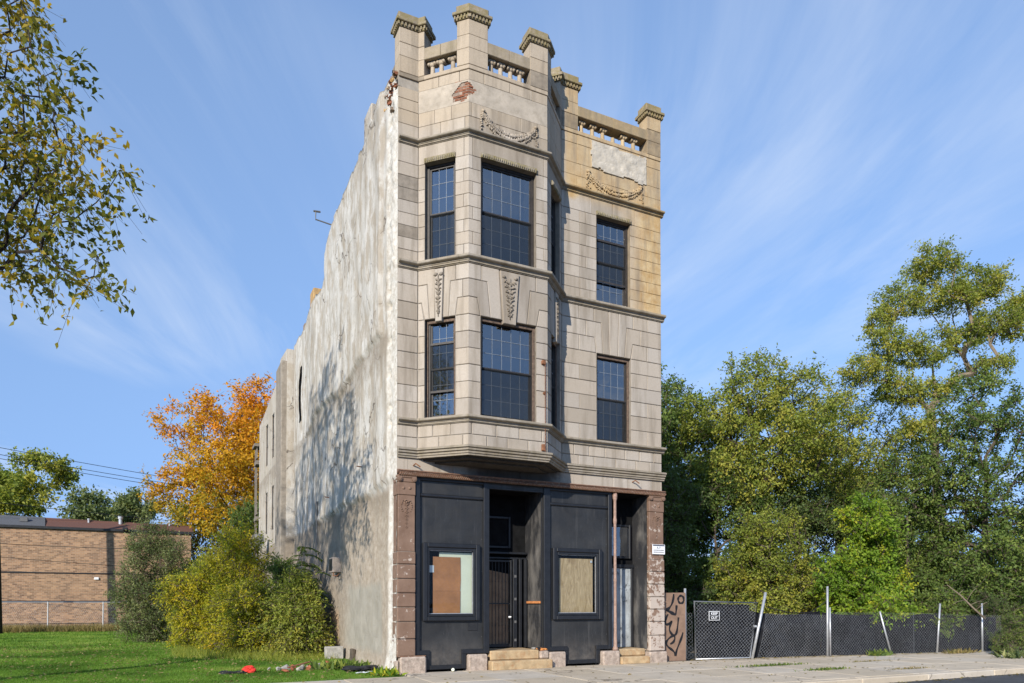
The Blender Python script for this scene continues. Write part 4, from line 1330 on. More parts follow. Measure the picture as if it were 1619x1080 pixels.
def shop_panel(x0, x1, gx0, gx1, sx0, sx1, fl, fr_):
    """x0..x1 the panel, gx glass, sx the leg that steps down to the pavement"""
    m = MB()
    y0, y1 = .07, .12
    gz0, gz1 = 1.37, 2.89
    m.box(x0, gx0, y0, y1, .40, 4.62); m.box(gx1, x1, y0, y1, .40, 4.62)
    m.box(gx0, gx1, y0, y1, gz1, 4.62); m.box(gx0, gx1, y0, y1, .40, gz0)
    m.box(sx0, sx1, y0, y1, .05, .40)
    p = m.build('shop_panel', 'panel', B)
    t = MB()
    c = .008
    t.box(x0, x0 + fl, 0, .066, .40, 4.61, c); t.box(x1 - fr_, x1, 0, .066, .40, 4.61, c)
    t.box(x0 + fl, x1 - fr_, .01, .066, 4.54, 4.61, c)
    t.box(x0 + fl, x1 - fr_, .02, .066, 4.155, 4.235, .02)
    b = .115
    t.box(x0 + fl, sx0 + b, .006, .066, .40, .51, c); t.box(sx1 - b, x1 - fr_, .006, .066, .40, .51, c)
    t.box(sx0, sx0 + b, .006, .064, .045, .40, c); t.box(sx1 - b, sx1, .006, .064, .045, .40, c)
    t.box(sx0 + b, sx1 - b, .006, .064, .045, .15, c)
    t.build('panel_trim', 'trim', p)
    sc_ = MB()
    for zz_ in (0.8, 1.6, 2.4, 3.2, 3.9):
        for xx_ in (x0 + fl + .03, x1 - fr_ - .03):
            sc_.blob((xx_, .068, zz_), .010, 0, 1, (1, .5, 1))
    stuff(sc_.build('screw_heads', 'dish', p))
    w = MB()
    f = .105
    for a0, a1, c0, c1 in ((gx0 - .16, gx0 - .16 + f, 1.20, 3.06), (gx1 + .16 - f, gx1 + .16, 1.20, 3.06)):
        w.box(a0, a1, -.03, .07, c0, c1, .014)
    w.box(gx0 - .16 + f, gx1 + .16 - f, -.03, .07, 3.06 - f, 3.06, .014); w.box(gx0 - .16 + f, gx1 + .16 - f, -.03, .07, 1.20, 1.20 + f, .014)
    w.box(gx0 - .06, gx0, .0, .10, 1.30, 2.95, .006); w.box(gx1, gx1 + .06, .0, .10, 1.30, 2.95, .006)
    w.box(gx0, gx1, .0, .10, 2.89, 2.95, .006); w.box(gx0, gx1, .0, .10, 1.31, 1.37, .006)
    wo = w.build('shop_window', 'trim', B)
    bead = MB()
    q = .014
    bead.box(gx0, gx0 + q, .06, .085, gz0, gz1); bead.box(gx1 - q, gx1, .06, .085, gz0, gz1); bead.box(gx0 + q, gx1 - q, .06, .085, gz0, gz0 + q); bead.box(gx0 + q, gx1 - q, .06, .085, gz1 - q, gz1)
    bead.build('glazing_bead', 'galv', wo)
    MB().add([(gx0, .09, gz0), (gx1, .09, gz0), (gx1, .09, gz1), (gx0, .09, gz1)], [(0, 1, 2, 3)]).build('pane', 'shop_glass', wo)
    r = MB().add([(gx0 - .15, .9, 1.2), (gx1 + .15, .9, 1.2), (gx1 + .15, .9, 3.1), (gx0 - .15, .9, 3.1), (gx0 - .15, .13, 1.2), (gx1 + .15, .13, 1.2), (gx1 + .15, .13, 3.1), (gx0 - .15, .13, 3.1)],
                 [(0, 1, 2, 3), (0, 4, 5, 1), (3, 2, 6, 7), (0, 3, 7, 4), (1, 5, 6, 2)])
    r.build('room_behind', 'interior', wo)
    return wo
w1 = shop_panel(.455, 2.36, .81, 1.94, .71, 1.75, .12, .15)
w2 = shop_panel(3.885, 5.96, 4.31, 5.48, 4.48, 5.58, .19, .11)
# boards that close the shop windows from inside
bx('pale_board', 'pale_board', w1, 1.10, 1.97, .135, .15, 1.30, 2.85, 0)
m = MB()
cz = [1.38, 1.9, 1.93, 2.2, 2.74]
V = []; F = []
for i, z in enumerate(cz):
    dx = (.0, .012, .0, .02, .01)[i]
    V += [(.93, .105 + dx * .5, z), (1.30, .108 + dx * .5, z), (1.63 + dx, .112 + dx * .5, z)]
for i in range(len(cz) - 1):
    for j in range(2):
        F.append((i * 3 + j, i * 3 + j + 1, i * 3 + j + 4, i * 3 + j + 3))
m.add(V, F)
m.build('cardboard_sheet', 'cardboard', w1)
bx('paper_note', 'paper', w1, .825, .955, .105, .109, 2.36, 2.53, 0)
bx('plywood_board', 'plywood', w2, 4.40, 5.42, .125, .145, 1.30, 2.80, 0)
bx('paper_note', 'paper', w2, 5.33, 5.39, .10, .104, 2.70, 2.76, 0)
bx('vent_grille', 'black_iron', B, 1.81, 2.07, .055, .068, .96, 1.15, .004)

# entrance recess
m = MB()
X0, X1, YB, ZC, ZF = 2.362, 3.883, 1.06, 4.50, .45
m.add([(X1, .13, ZF), (X1, YB, ZF), (X1, YB, ZC), (X1, .13, ZC)], [(0, 1, 2, 3)])
m.add([(X0, .13, ZF), (X0, YB, ZF), (X0, YB, ZC), (X0, .13, ZC)], [(3, 2, 1, 0)])
m.build('entrance_reveal', 'reveal', B)
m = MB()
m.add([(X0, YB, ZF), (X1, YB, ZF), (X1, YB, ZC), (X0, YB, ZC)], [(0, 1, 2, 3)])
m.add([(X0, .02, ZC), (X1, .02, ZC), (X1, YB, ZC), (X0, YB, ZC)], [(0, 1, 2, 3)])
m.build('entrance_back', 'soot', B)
bx('lintel_fascia', 'panel', B, X0, X1, .03, .12, 4.46, 4.62, 0)
for xa in (X1 - .02, X0 - .0):
    bx('corner_bead', 'trim', B, xa - .004, xa + .03, .10, .14, .45, 4.5, .004)
m = MB()
for a, b, c, d in ((2.62, 2.68, 3.08, 3.92), (3.36, 3.42, 3.08, 3.92)):
    m.box(a, b, 1.0, 1.06, c, d, .01)
m.box(2.68, 3.36, 1.0, 1.06, 3.08, 3.14, .01); m.box(2.68, 3.36, 1.0, 1.06, 3.86, 3.92, .01)
m.box(2.5, 3.86, .93, 1.06, 2.79, 2.84, .01); m.box(2.5, 3.86, .90, 1.06, 2.92, 2.98, .01)
m.build('transom_panel', 'trim', B)
g = MB()
g.box(2.42, 2.47, .90, .94, .48, 2.76, .004); g.box(3.36, 3.41, .90, .94, .48, 2.76, .004)
g.box(2.47, 3.36, .90, .94, 2.71, 2.76, .004); g.box(2.47, 3.36, .90, .94, .48, .56, .004)
for z in (1.62,):
    g.box(2.47, 3.36, .905, .93, z - .015, z + .015)
gate_door = g.build('security_door', 'black_iron', B)
for i in range(9):
    x_ = 2.56 + i * .095
    b = MB().box(x_ - .007, x_ + .007, .91, .925, .56, 2.71)
    for z in (1.05, 2.2):
        b.blob((x_, .917, z), .018, 0, 1)
    b.build('bar', 'black_iron', gate_door)
m = MB().add([(2.47, 1.0, .5), (3.36, 1.0, .5), (3.36, 1.0, 2.4), (2.47, 1.0, 2.55)], [(0, 1, 2, 3)])
m.build('plywood_door', 'plywood_dark', gate_door)
for a, b in ((3.44, 3.56), (3.62, 3.70), (3.78, 3.86)):
    bx('door_post', 'trim', B, a, b, .88, 1.0, .45, 2.80, .01)
m = MB()
for z in (.62, 1.1, 1.7, 2.3):
    m.box(3.47, 3.53, .868, .885, z, z + .07, .004)
m.build('lock_plates', 'dish', B)
MB().tube([(3.30, .88, 1.26), (3.36, .84, 1.26)], .03, 8).build('door_knob', 'galv', B)
bx('nailed_batten', 'orange_board', B, 3.83, 3.878, .16, .98, 1.62, 1.68, .004)

# entrance steps and plinth stones
bx('entrance_step', 'sandstone', B, 2.30, 3.98, -.30, .5, -.02, .215, .025)
bx('entrance_step', 'sandstone', B, 2.37, 3.72, -.04, 1.05, .219, .45, .02)
bx('entrance_step', 'granite', B, 3.73, 3.98, -.10, .12, .219, .42, .03)
for a, b, h in ((.06, .70, .375), (1.77, 2.27, .385), (3.99, 4.47, .38), (5.59, 6.13, .36), (7.10, 7.70, .30)):
    bx('plinth_stone', 'granite', B, a, b, -.13, .30, -.05, h, .035)
bx('foot_stone', 'granite', B, -.03, .055, -.10, .4, -.05, .30, .04)
bx('side_step', 'sandstone', B, 6.15, 7.09, -.16, .7, -.02, .19, .03)
bx('side_step', 'sandstone', B, 6.16, 7.09, .06, .72, .192, .385, .03)

# side entrance
m = MB()
XA, XB, YB2 = 5.975, 7.115, .70
m.add([(XB, .03, .38), (XB, YB2, .38), (XB, YB2, 4.6), (XB, .03, 4.6)], [(0, 1, 2, 3)])
m.add([(XA, .13, .38), (XA, YB2, .38), (XA, YB2, 4.6), (XA, .13, 4.6)], [(3, 2, 1, 0)])
m.build('side_entrance_reveal', 'reveal', B)
m = MB()
m.add([(XA, YB2, .38), (XB, YB2, .38), (XB, YB2, 4.6), (XA, YB2, 4.6)], [(0, 1, 2, 3)])
m.add([(XA, .02, 4.58), (XB, .02, 4.58), (XB, YB2, 4.58), (XA, YB2, 4.58)], [(0, 1, 2, 3)])
m.build('side_entrance_back', 'soot', B)
m = MB()
m.box(6.20, 6.27, .62, .70, .39, 2.62, .01); m.box(7.02, 7.09, .62, .70, .39, 2.62, .01); m.box(6.20, 7.09, .60, .70, 2.62, 2.72, .01)
fo = m.build('side_door', 'trim', B)
bx('door_leaf', 'pale_door', fo, 6.28, 7.015, .655, .695, .40, 2.615, .004)
m = MB()
for a, b, c, d in ((6.30, 6.37, 2.88, 3.84), (6.95, 7.02, 2.88, 3.84), (6.37, 6.95, 2.88, 2.95), (6.37, 6.95, 3.77, 3.84)):
    m.box(a, b, .62, .70, c, d, .012)
tw = m.build('transom_window', 'trim', B)
MB().add([(6.37, .675, 2.95), (6.95, .675, 2.95), (6.95, .675, 3.77), (6.37, .675, 3.77)], [(0, 1, 2, 3)]).build('pane', 'glass', tw)

# slender iron column beside the side entrance
MB().lathe(6.04, -.02, [(.075, .36), (.075, .42), (.05, .48), (.042, .9), (.040, 2.2), (.052, 2.24), (.040, 2.29), (.038, 3.75), (.05, 3.8), (.05, 3.88), (.04, 3.92), (.04, 4.38), (.06, 4.44), (.065, 4.54), (.05, 4.6)], 14).build('iron_column', 'white_paint_rust', B, True)

# pilasters
def pilaster(x0, x1, mat, cuts):
    p = bx('pilaster', mat, B, x0 + .02, x1 - .015, -.035, .34, 2.83, 4.15, .012)
    bx('pilaster_block', mat, p, x0 + .01, x1 - .005, -.05, .34, 4.152, 4.45, .012)
    c = MB().box(x0 - .01, x1 + .015, -.08, .34, 4.55, 4.62, .015).box(x0 + .01, x1 - .005, -.06, .34, 4.453, 4.55, .01)
    for sx in (x0 + .05, x1 - .05):
        c.tube([(sx, -.10, 4.525), (sx, .1, 4.525)], .058, 10)
        c.tube([(sx, -.115, 4.525), (sx, -.09, 4.525)], .03, 8)
    c.build('capital', mat, p)
    cx = (x0 + x1) / 2
    for sx in (-.075, .075):
        MB().blob((cx + sx, -.05, 4.31), .038, 0, 2, (1, .6, 1)).build('stud', mat, p, True)
    o = MB()
    o.tube([(cx + .055 * math.cos(t * math.pi / 6), -.042, 3.98 + .06 * math.sin(t * math.pi / 6)) for t in range(13)], .016, 6)
    o.blob((cx, -.045, 3.98), .028, .1, 1)
    for i in range(13):
        t = i / 12
        o.blob((cx, -.04, 3.90 - .52 * t), .020 - .010 * t, .2, 1)
        if i % 2 == 0:
            for sg in (-1, 1):
                o.blob((cx + sg * (.035 - .015 * t), -.04, 3.90 - .52 * t + .02), .018 - .008 * t, .3, 1, (1.5, .7, .8))
    for sg in (-1, 1):
        for i in range(6):
            t = i / 5
            o.blob((cx + sg * (.09 + .04 * math.sin(t * 3)), -.04, 4.02 - .25 * t), .02 - .006 * t, .35, 1)
    stuff(o.build('carved_ornament', mat, p, True))
    for z0, z1 in zip(cuts, cuts[1:]):
        bx('rusticated_stone', mat, p, x0 + random.uniform(0, .006), x1 - .004, -.062 - random.uniform(0, .008), .34, z0 + .007, z1 - .007, .018)
    bx('joint_core', 'mortar', p, x0 + .02, x1 - .02, -.03, .33, cuts[0], cuts[-1], 0)
pilaster(0.0, .45, 'pilaster', [.385, .79, 1.19, 1.53, 1.86, 2.19, 2.53, 2.83])
pilaster(7.135, 7.655, 'pilaster_peel', [.31, .74, 1.12, 1.46, 1.80, 2.15, 2.50, 2.83])
bx('ledge_bar', 'brown_metal', B, .005, .70, -.07, .0, .372, .40, .006)

# ------------------------------------------------------------------ lettering helper
def lettering(name, txt, size, mat, parent, origin, xdir, up, thick=.002, align='CENTER', sx=1.0):
    cu = bpy.data.curves.new(name, 'FONT')
    cu.body = txt; cu.size = size; cu.align_x = align; cu.align_y = 'CENTER'; cu.extrude = thick
    cu.offset = size * .012
    o = bpy.data.objects.new(name + '_tmp', cu)
    COL.objects.link(o)
    dg = bpy.context.evaluated_depsgraph_get()
    me = bpy.data.meshes.new_from_object(o.evaluated_get(dg))
    bpy.data.objects.remove(o)
    xd = Vector(xdir).normalized(); u = Vector(up).normalized(); n = xd.cross(u)
    for v in me.vertices:
        v.co = Vector(origin) + xd * v.co.x * sx + u * v.co.y + n * v.co.z
    me.materials.clear()
    me.name = name
    return link(name, me, mat, parent)

# notice on the right pilaster
sg = thing('notice_sign', 'small white notice with a dark heading strip fixed to peeling right pilaster', 'sign', (7.43, -.08, 3.1))
def rel(o, dx=7.43, dy=-.08, dz=3.1):
    o.matrix_parent_inverse = Matrix.Translation((-dx, -dy, -dz))
    return o
rel(bx('sign_plate', 'white_sign', sg, 7.22, 7.645, -.088, -.078, 2.98, 3.25, .002))
rel(bx('heading_strip', 'print_dark', sg, 7.24, 7.625, -.0905, -.0885, 3.205, 3.24, 0))
rel(lettering('printed_letters', 'A-V', .085, 'print_dark', sg, (7.43, -.0895, 3.155), (1, 0, 0), (0, 0, 1), .001))
for i, z in enumerate((3.09, 3.035)):
    m = MB(); x_ = 7.26
    while x_ < 7.59:
        w_ = random.uniform(.012, .03); m.box(x_, x_ + w_, -.0905, -.0885, z - .014, z + .014); x_ += w_ + .012
    rel(m.build('small_print', 'dish', sg))

# ------------------------------------------------------------------ foliage toolkit
def quads(name, V, nface, tint, mat, parent=None, smooth=False, vpf=4):
    me = bpy.data.meshes.new(name)
    me.vertices.add(len(V)); me.vertices.foreach_set('co', np.ascontiguousarray(V, np.float32).ravel())
    me.loops.add(nface * vpf); me.loops.foreach_set('vertex_index', np.arange(nface * vpf, dtype=np.int32))
    me.polygons.add(nface); me.polygons.foreach_set('loop_start', np.arange(0, nface * vpf, vpf, dtype=np.int32))
    me.update(calc_edges=True)
    at = me.attributes.new('tint', 'FLOAT', 'FACE')
    at.data.foreach_set('value', np.ascontiguousarray(np.clip(tint, 0, 1), np.float32))
    return link(name, me, mat, parent)

def nrm(a):
    return a / np.maximum(np.linalg.norm(a, axis=-1, keepdims=True), 1e-9)

def leaf_quads(P, D, N, L, Wd):
    D = nrm(D); S = nrm(np.cross(D, N)); N = np.cross(S, D)
    L = L[:, None]; Wd = Wd[:, None]
    a = P
    b = P + D * L * .42 + S * Wd * .5 + N * Wd * .12
    c = P + D * L - N * L * .12
    d = P + D * L * .42 - S * Wd * .5 + N * Wd * .12
    return np.stack([a, b, c, d], 1).reshape(-1, 3)

def branch_mesh(name, P0, P1, R0, R1, mat, parent, n=5):
    D = nrm(P1 - P0)
    ref = np.where(np.abs(D[:, 2:3]) < .9, np.array([[0, 0, 1.]]), np.array([[1., 0, 0]]))
    A = nrm(np.cross(D, ref)); Bv = np.cross(D, A)
    ang = np.arange(n) * 2 * np.pi / n
    ring = A[:, None, :] * np.cos(ang)[None, :, None] + Bv[:, None, :] * np.sin(ang)[None, :, None]
    lo_ = P0[:, None, :] - D[:, None, :] * R0[:, None, None] * .3 + ring * R0[:, None, None]
    hi_ = P1[:, None, :] + ring * R1[:, None, None]
    q = np.stack([lo_, np.roll(lo_, -1, 1), np.roll(hi_, -1, 1), hi_], 2)      # edges, n, 4, 3
    V = q.reshape(-1, 3)
    nf = len(V) // 4
    me = bpy.data.meshes.new(name)
    me.vertices.add(len(V)); me.vertices.foreach_set('co', np.ascontiguousarray(V, np.float32).ravel())
    me.loops.add(nf * 4); me.loops.foreach_set('vertex_index', np.arange(nf * 4, dtype=np.int32))
    me.polygons.add(nf); me.polygons.foreach_set('loop_start', np.arange(0, nf * 4, 4, dtype=np.int32))
    me.update(calc_edges=True)
    return link(name, me, mat, parent)

def grow(trunk, attr, rng, seg=.6, droop=0.0, up_pen=.9):
    """connect attractor points to the trunk polyline by the nearest path; returns nodes, parents"""
    nodes = [np.array(trunk[0], float)]; par = [-1]
    for a, b in zip(trunk, trunk[1:]):
        a = np.array(a, float); b = np.array(b, float)
        k = max(1, int(np.linalg.norm(b - a) / seg))
        for i in range(1, k + 1):
            nodes.append(a + (b - a) * i / k + rng.normal(0, .03, 3) * (1, 1, 0)); par.append(len(nodes) - 2)
    tips = []
    base = np.array(trunk[-1]) * .5 + np.array(trunk[len(trunk) // 2]) * .5
    order = np.argsort(np.linalg.norm(attr - base, axis=1))
    N = np.zeros((len(nodes) + len(attr) * 14, 3)); N[:len(nodes)] = nodes; n = len(nodes)
    minz = max(trunk[0][2] + .25 * (trunk[-1][2] - trunk[0][2]), trunk[0][2] + .1)
    for i in order:
        p = attr[i]
        d = N[:n] - p
        dist = np.linalg.norm(d, axis=1)
        cost = dist + up_pen * np.maximum(0, d[:, 2] + .35 * dist) + np.where(N[:n, 2] < minz, 3.0, 0)
        j = int(np.argmin(cost))
        a = N[j].copy(); L = dist[j]
        k = int(min(12, max(1, round(L / seg))))
        prev = j
        side = rng.normal(0, .10 * L, 3)
        for q in range(1, k + 1):
            t = q / k
            pt = a + (p - a) * t + np.array([0, 0, 1]) * L * (.12 - droop) * math.sin(math.pi * t) + side * math.sin(math.pi * t)
            N[n] = pt; par.append(prev); prev = n; n += 1
        tips.append(prev)
    return N[:n], np.array(par), np.array(tips)

def tree(name, label, cat, base, attr, trunk, mat_leaf_, rng, r_tip=.012, r_trunk=.2, twigs=6, per=14, tw_len=.7, leaf=.12, width=.55,
         droop=.15, tint=None, bark='bark', group=None, spread=.06, seg=.6, up_bias=.55, outward=.5):
    t = thing(name, label, cat, base, group)
    N, par, tips = grow(trunk, attr, rng, seg)
    cnt = np.zeros(len(N)); cnt[tips] = 1
    for i in range(len(N) - 1, 0, -1):
        cnt[par[i]] += cnt[i]
    cnt = np.maximum(cnt, 1)
    e = math.log(r_trunk / r_tip) / math.log(max(cnt[0], 3))
    R = r_tip * cnt ** e
    ii = np.arange(1, len(N)); pp = par[1:]
    base = np.array(base)
    P0 = N[pp] - base; P1 = N[ii] - base
    R0 = np.minimum(R[pp], R[ii] * 1.35); R1 = R[ii]
    # twigs
    T = N[tips]
    nt = len(T)
    ctr = attr.mean(0)
    od = nrm(T - ctr)
    tdir = rng.normal(0, 1, (nt, twigs, 3)); tdir[..., 2] *= .7
    tdir = nrm(nrm(tdir) + od[:, None, :] * outward + np.array([0, 0, .15 - droop]))
    tl = tw_len * rng.uniform(.5, 1.15, (nt, twigs, 1))
    start = np.repeat(T[:, None, :], twigs, 1)
    end = start + tdir * tl
    end[..., 2] -= droop * tl[..., 0] * .6
    trunk_o = branch_mesh('trunk', np.concatenate([P0, (start.reshape(-1, 3) - base)]), np.concatenate([P1, (end.reshape(-1, 3) - base)]),
                          np.concatenate([R0, np.full(nt * twigs, r_tip * .7)]), np.concatenate([R1, np.full(nt * twigs, r_tip * .35)]), bark, t)
    # leaves along the twigs
    u = rng.uniform(.12, 1.05, (nt, twigs, per, 1))
    pos = start[:, :, None, :] + (end - start)[:, :, None, :] * u
    pos = pos - np.array([0, 0, 1]) * (droop * tl[:, :, None, :] * .25 * np.sin(np.pi * np.clip(u, 0, 1)) * -1)
    pos = pos + rng.normal(0, spread, pos.shape)
    ld = nrm(tdir[:, :, None, :] * .6 + rng.normal(0, .8, pos.shape) + np.array([0, 0, -.35]))
    ln = nrm(rng.normal(0, .7, pos.shape) + np.array([0, 0, up_bias]) + od[:, None, None, :] * .25)
    ct = rng.uniform(0, 1, (nt, 1, 1)); tt = rng.uniform(0, 1, (nt, twigs, 1))
    ti = .52 * ct + .20 * tt + .28 * rng.uniform(0, 1, (nt, twigs, per))
    if tint is not None:
        ti = tint(ti, pos)
    M = nt * twigs * per
    L = leaf * rng.uniform(.65, 1.2, M)
    V = leaf_quads(pos.reshape(M, 3) - base, ld.reshape(M, 3), ln.reshape(M, 3), L, L * width * rng.uniform(.8, 1.15, M))
    quads('crown', V, M, ti.reshape(M), mat_leaf_, t)
    return t

def lobes(rng, spec, n, shell=.55):
    """points in a union of ellipsoids (cx,cy,cz,rx,ry,rz), denser near the skin; spaced apart"""
    vol = np.array([s[3] * s[4] * s[5] for s in spec]) ** .8
    out = []
    tries = 0
    P = np.zeros((n, 3)); k = 0
    mind = (vol.sum() * 4.2 / n) ** (1 / 3) * .52
    while k < n and tries < n * 60:
        tries += 1
        s = spec[rng.choice(len(spec), p=vol / vol.sum())]
        d = rng.normal(0, 1, 3); d /= np.linalg.norm(d)
        r = rng.uniform(shell ** 3, 1) ** (1 / 3)
        p = np.array(s[:3]) + d * r * np.array(s[3:])
        if k and np.min(np.sum((P[:k] - p) ** 2, 1)) < mind ** 2:
            continue
        P[k] = p; k += 1
    return P[:k]

def auto_tree(name, label, base, h, rx, ry, mat, seed, nclump=150, low=.25, trunk_r=.18, lean=(0, 0), nl=7, **kw):
    rng = np.random.default_rng(seed)
    bx_, by_ = base
    spec = []
    z0 = h * low
    ch = h - z0
    for i in range(nl):
        a = rng.uniform(0, 2 * np.pi); q = rng.uniform(.15, .72)
        zz = z0 + ch * (rng.uniform(.16, .80) if low > .15 or i % 2 else rng.uniform(.06, .4))
        f = 1 - .45 * abs((zz - z0) / ch - .45)
        spec.append((bx_ + lean[0] + math.cos(a) * rx * q, by_ + lean[1] + math.sin(a) * ry * q, zz, rx * rng.uniform(.30, .46) * f, ry * rng.uniform(.30, .46) * f, min(ch * rng.uniform(.10, .17), rx * .42) * (1.0 if h > 6 else 1.5)))
    if low <= .15:
        spec.append((bx_, by_, ch * .16, rx * .72, ry * .72, ch * .17))
    spec.append((bx_ + lean[0] * 1.1, by_ + lean[1] * 1.1, h - ch * .16, rx * .36, ry * .36, ch * .15))
    P = lobes(rng, spec, nclump)
    tr = [(bx_, by_, -.1), (bx_ + lean[0] * .2 + rng.normal(0, .08), by_ + lean[1] * .2, h * .22), (bx_ + lean[0] * .5 + rng.normal(0, .15), by_ + lean[1] * .5, h * .45), (bx_ + lean[0] * .9, by_ + lean[1] * .9, h * .68)]
    cat = kw.pop('cat', 'tree')
    if cat == 'shrub':                         # upright shoots break the outline
        topz = np.sort(P[:, 2])[-max(8, len(P) // 3)]
        tops = P[P[:, 2] > topz]
        ex = tops[rng.integers(0, len(tops), max(6, len(P) // 9))]
        P = np.concatenate([P, ex + np.stack([rng.normal(0, .12, len(ex)), rng.normal(0, .12, len(ex)), rng.uniform(.05, .13, len(ex)) * h], 1)])
    return tree(name, label, cat, (bx_, by_, 0), P, tr, mat, rng, r_trunk=trunk_r, **kw)

# ------------------------------------------------------------------ kerbside elm whose boughs reach in from the upper left
rng = np.random.default_rng(21)
EB = (-12.2, -1.2)
spec_far = [(-12.0, -1.0, 14.0, 3.0, 3.0, 2.4), (-9.8, -.6, 13.4, 2.4, 2.6, 1.8), (-11.4, 1.6, 11.0, 2.6, 2.4, 2.0), (-14.6, -2.4, 11.5, 2.6, 2.6, 2.2), (-12.4, -4.0, 10.8, 2.2, 2.0, 1.8), (-9.6, 1.6, 9.8, 1.3, 2.0, 1.6), (-12.6, 2.6, 13.0, 2.4, 2.4, 2.0)]
spec = [(-7.12, -1.25, 11.24, 0.99, 1.19, 1.06), (-6.79, -1.45, 9.45, 1.06, 0.99, 0.92), (-6.06, -2.11, 8.6, 0.79, 0.73, 0.59), (-6.98, -1.18, 7.94, 0.99, 0.86, 0.66), (-5.66, -2.77, 8.93, 0.5, 0.53, 0.26), (-5.8, -2.5, 7.08, 0.34, 0.34, 0.5), (-6.19, -1.98, 7.74, 0.53, 0.53, 0.4), (-7.84, -0.92, 10.05, 1.19, 1.32, 1.19), (-7.71, -0.79, 8.6, 1.06, 1.19, 0.79)]
P = np.concatenate([lobes(rng, spec_far, 330, .2), lobes(rng, [(a - .25, b, c, d, e, f) for a, b, c, d, e, f in spec], 125, .1)])
tree('elm_tree', 'elm with yellowing leaves whose drooping boughs reach in at upper left', 'tree', (EB[0], EB[1], 0), P,
     [(EB[0], EB[1], -.1), (EB[0] + .1, EB[1], 3.2), (EB[0] + .4, EB[1] + .2, 5.8), (EB[0] + .9, EB[1] + .3, 9.6)], 'leaf_elm', rng, r_tip=.006, r_trunk=.27, twigs=5, per=9,
     tw_len=.78, leaf=.142, width=.56, droop=.5, bark='bark_dark', spread=.04, seg=.4, outward=.35)

# ------------------------------------------------------------------ trees and shrubs left of the building
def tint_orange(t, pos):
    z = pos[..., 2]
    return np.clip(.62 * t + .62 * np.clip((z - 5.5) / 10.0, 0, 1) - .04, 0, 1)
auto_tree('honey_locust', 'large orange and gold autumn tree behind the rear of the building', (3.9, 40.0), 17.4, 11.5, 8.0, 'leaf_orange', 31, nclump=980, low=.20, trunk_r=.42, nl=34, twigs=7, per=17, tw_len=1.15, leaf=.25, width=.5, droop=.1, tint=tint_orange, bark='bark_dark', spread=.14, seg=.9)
auto_tree('background_tree', 'pale olive tree beyond the roof of the brick building, far left', (-16.5, 70.0), 16.8, 9.0, 6.0, 'leaf_olive', 33, nclump=260, low=.2, twigs=7, per=16, tw_len=1.1, leaf=.36, width=.6, spread=.2, seg=1.2)
auto_tree('background_tree', 'small dark tree beside the pale olive one beyond the brick building', (-12.2, 66.0), 13.0, 4.6, 4.0, 'leaf_grey', 34, nclump=150, low=.2, twigs=7, per=14, tw_len=.9, leaf=.34, width=.6, spread=.2, seg=1.2)
auto_tree('background_tree', 'small round grey-green tree above the brick roof near the orange tree', (-8.6, 80.0), 15.0, 5.6, 4.6, 'leaf_grey', 35, nclump=160, low=.2, twigs=7, per=14, tw_len=1.0, leaf=.38, width=.6, spread=.2, seg=1.2)
auto_tree('green_tree', 'dark green tree below the orange crown behind the shrubs', (.6, 33.0), 8.2, 5.0, 3.6, 'leaf_green', 36, nclump=260, low=.10, twigs=7, per=15, tw_len=.8, leaf=.19, width=.5, spread=.12)
SH = dict(cat='shrub', twigs=7, spread=.06, seg=.3)
auto_tree('tall_shrub', 'tall grey-green feathery shrub in front of the brick building', (-5.25, 19.0), 4.9, 1.95, 1.8, 'leaf_grey', 41, nclump=330, low=.02, trunk_r=.07, nl=20, per=17, tw_len=.6, leaf=.10, width=.36, droop=-.15, **SH)
auto_tree('yellow_shrub', 'tallest yellow-green shrub growing against the rear side wall', (-2.5, 11.6), 4.15, 1.6, 2.0, 'leaf_yellow', 42, nclump=240, low=.02, trunk_r=.06, nl=20, per=17, tw_len=.62, leaf=.105, width=.42, droop=-.1, **SH)
auto_tree('yellow_shrub', 'broad golden shrub on the lawn side of the overgrowth', (-3.5, 12.0), 2.7, 1.5, 1.7, 'leaf_yellow', 43, nclump=190, low=.02, trunk_r=.05, nl=17, per=17, tw_len=.58, leaf=.1, width=.4, droop=.05, **SH)
auto_tree('olive_shrub', 'low spreading yellow-green shrub at the front edge of the overgrowth', (-2.5, 8.2), 2.3, 1.35, 1.5, 'leaf_yellow', 44, nclump=200, low=.02, trunk_r=.045, nl=17, per=17, tw_len=.52, leaf=.09, width=.36, droop=.2, **SH)
auto_tree('olive_shrub', 'olive leafy shrub hugging the foot of the plaster wall', (-1.15, 6.9), 2.45, 1.15, 1.3, 'leaf_olive', 45, nclump=230, low=.02, trunk_r=.045, nl=17, per=16, tw_len=.5, leaf=.1, width=.4, droop=.25, **SH)
auto_tree('green_shrub', 'green leafy shrub in the middle of the overgrowth by the wall', (-1.2, 9.2), 3.1, 1.1, 1.6, 'leaf_green', 47, nclump=220, low=.02, trunk_r=.045, nl=17, per=16, tw_len=.36, leaf=.10, width=.4, droop=.2, **SH)
auto_tree('olive_shrub', 'yellow tinged shrub between tall grey-green shrub and wall', (-3.3, 16.2), 3.5, 1.7, 1.9, 'leaf_olive', 46, nclump=250, low=.02, trunk_r=.05, nl=17, per=16, tw_len=.4, leaf=.10, width=.4, **SH)

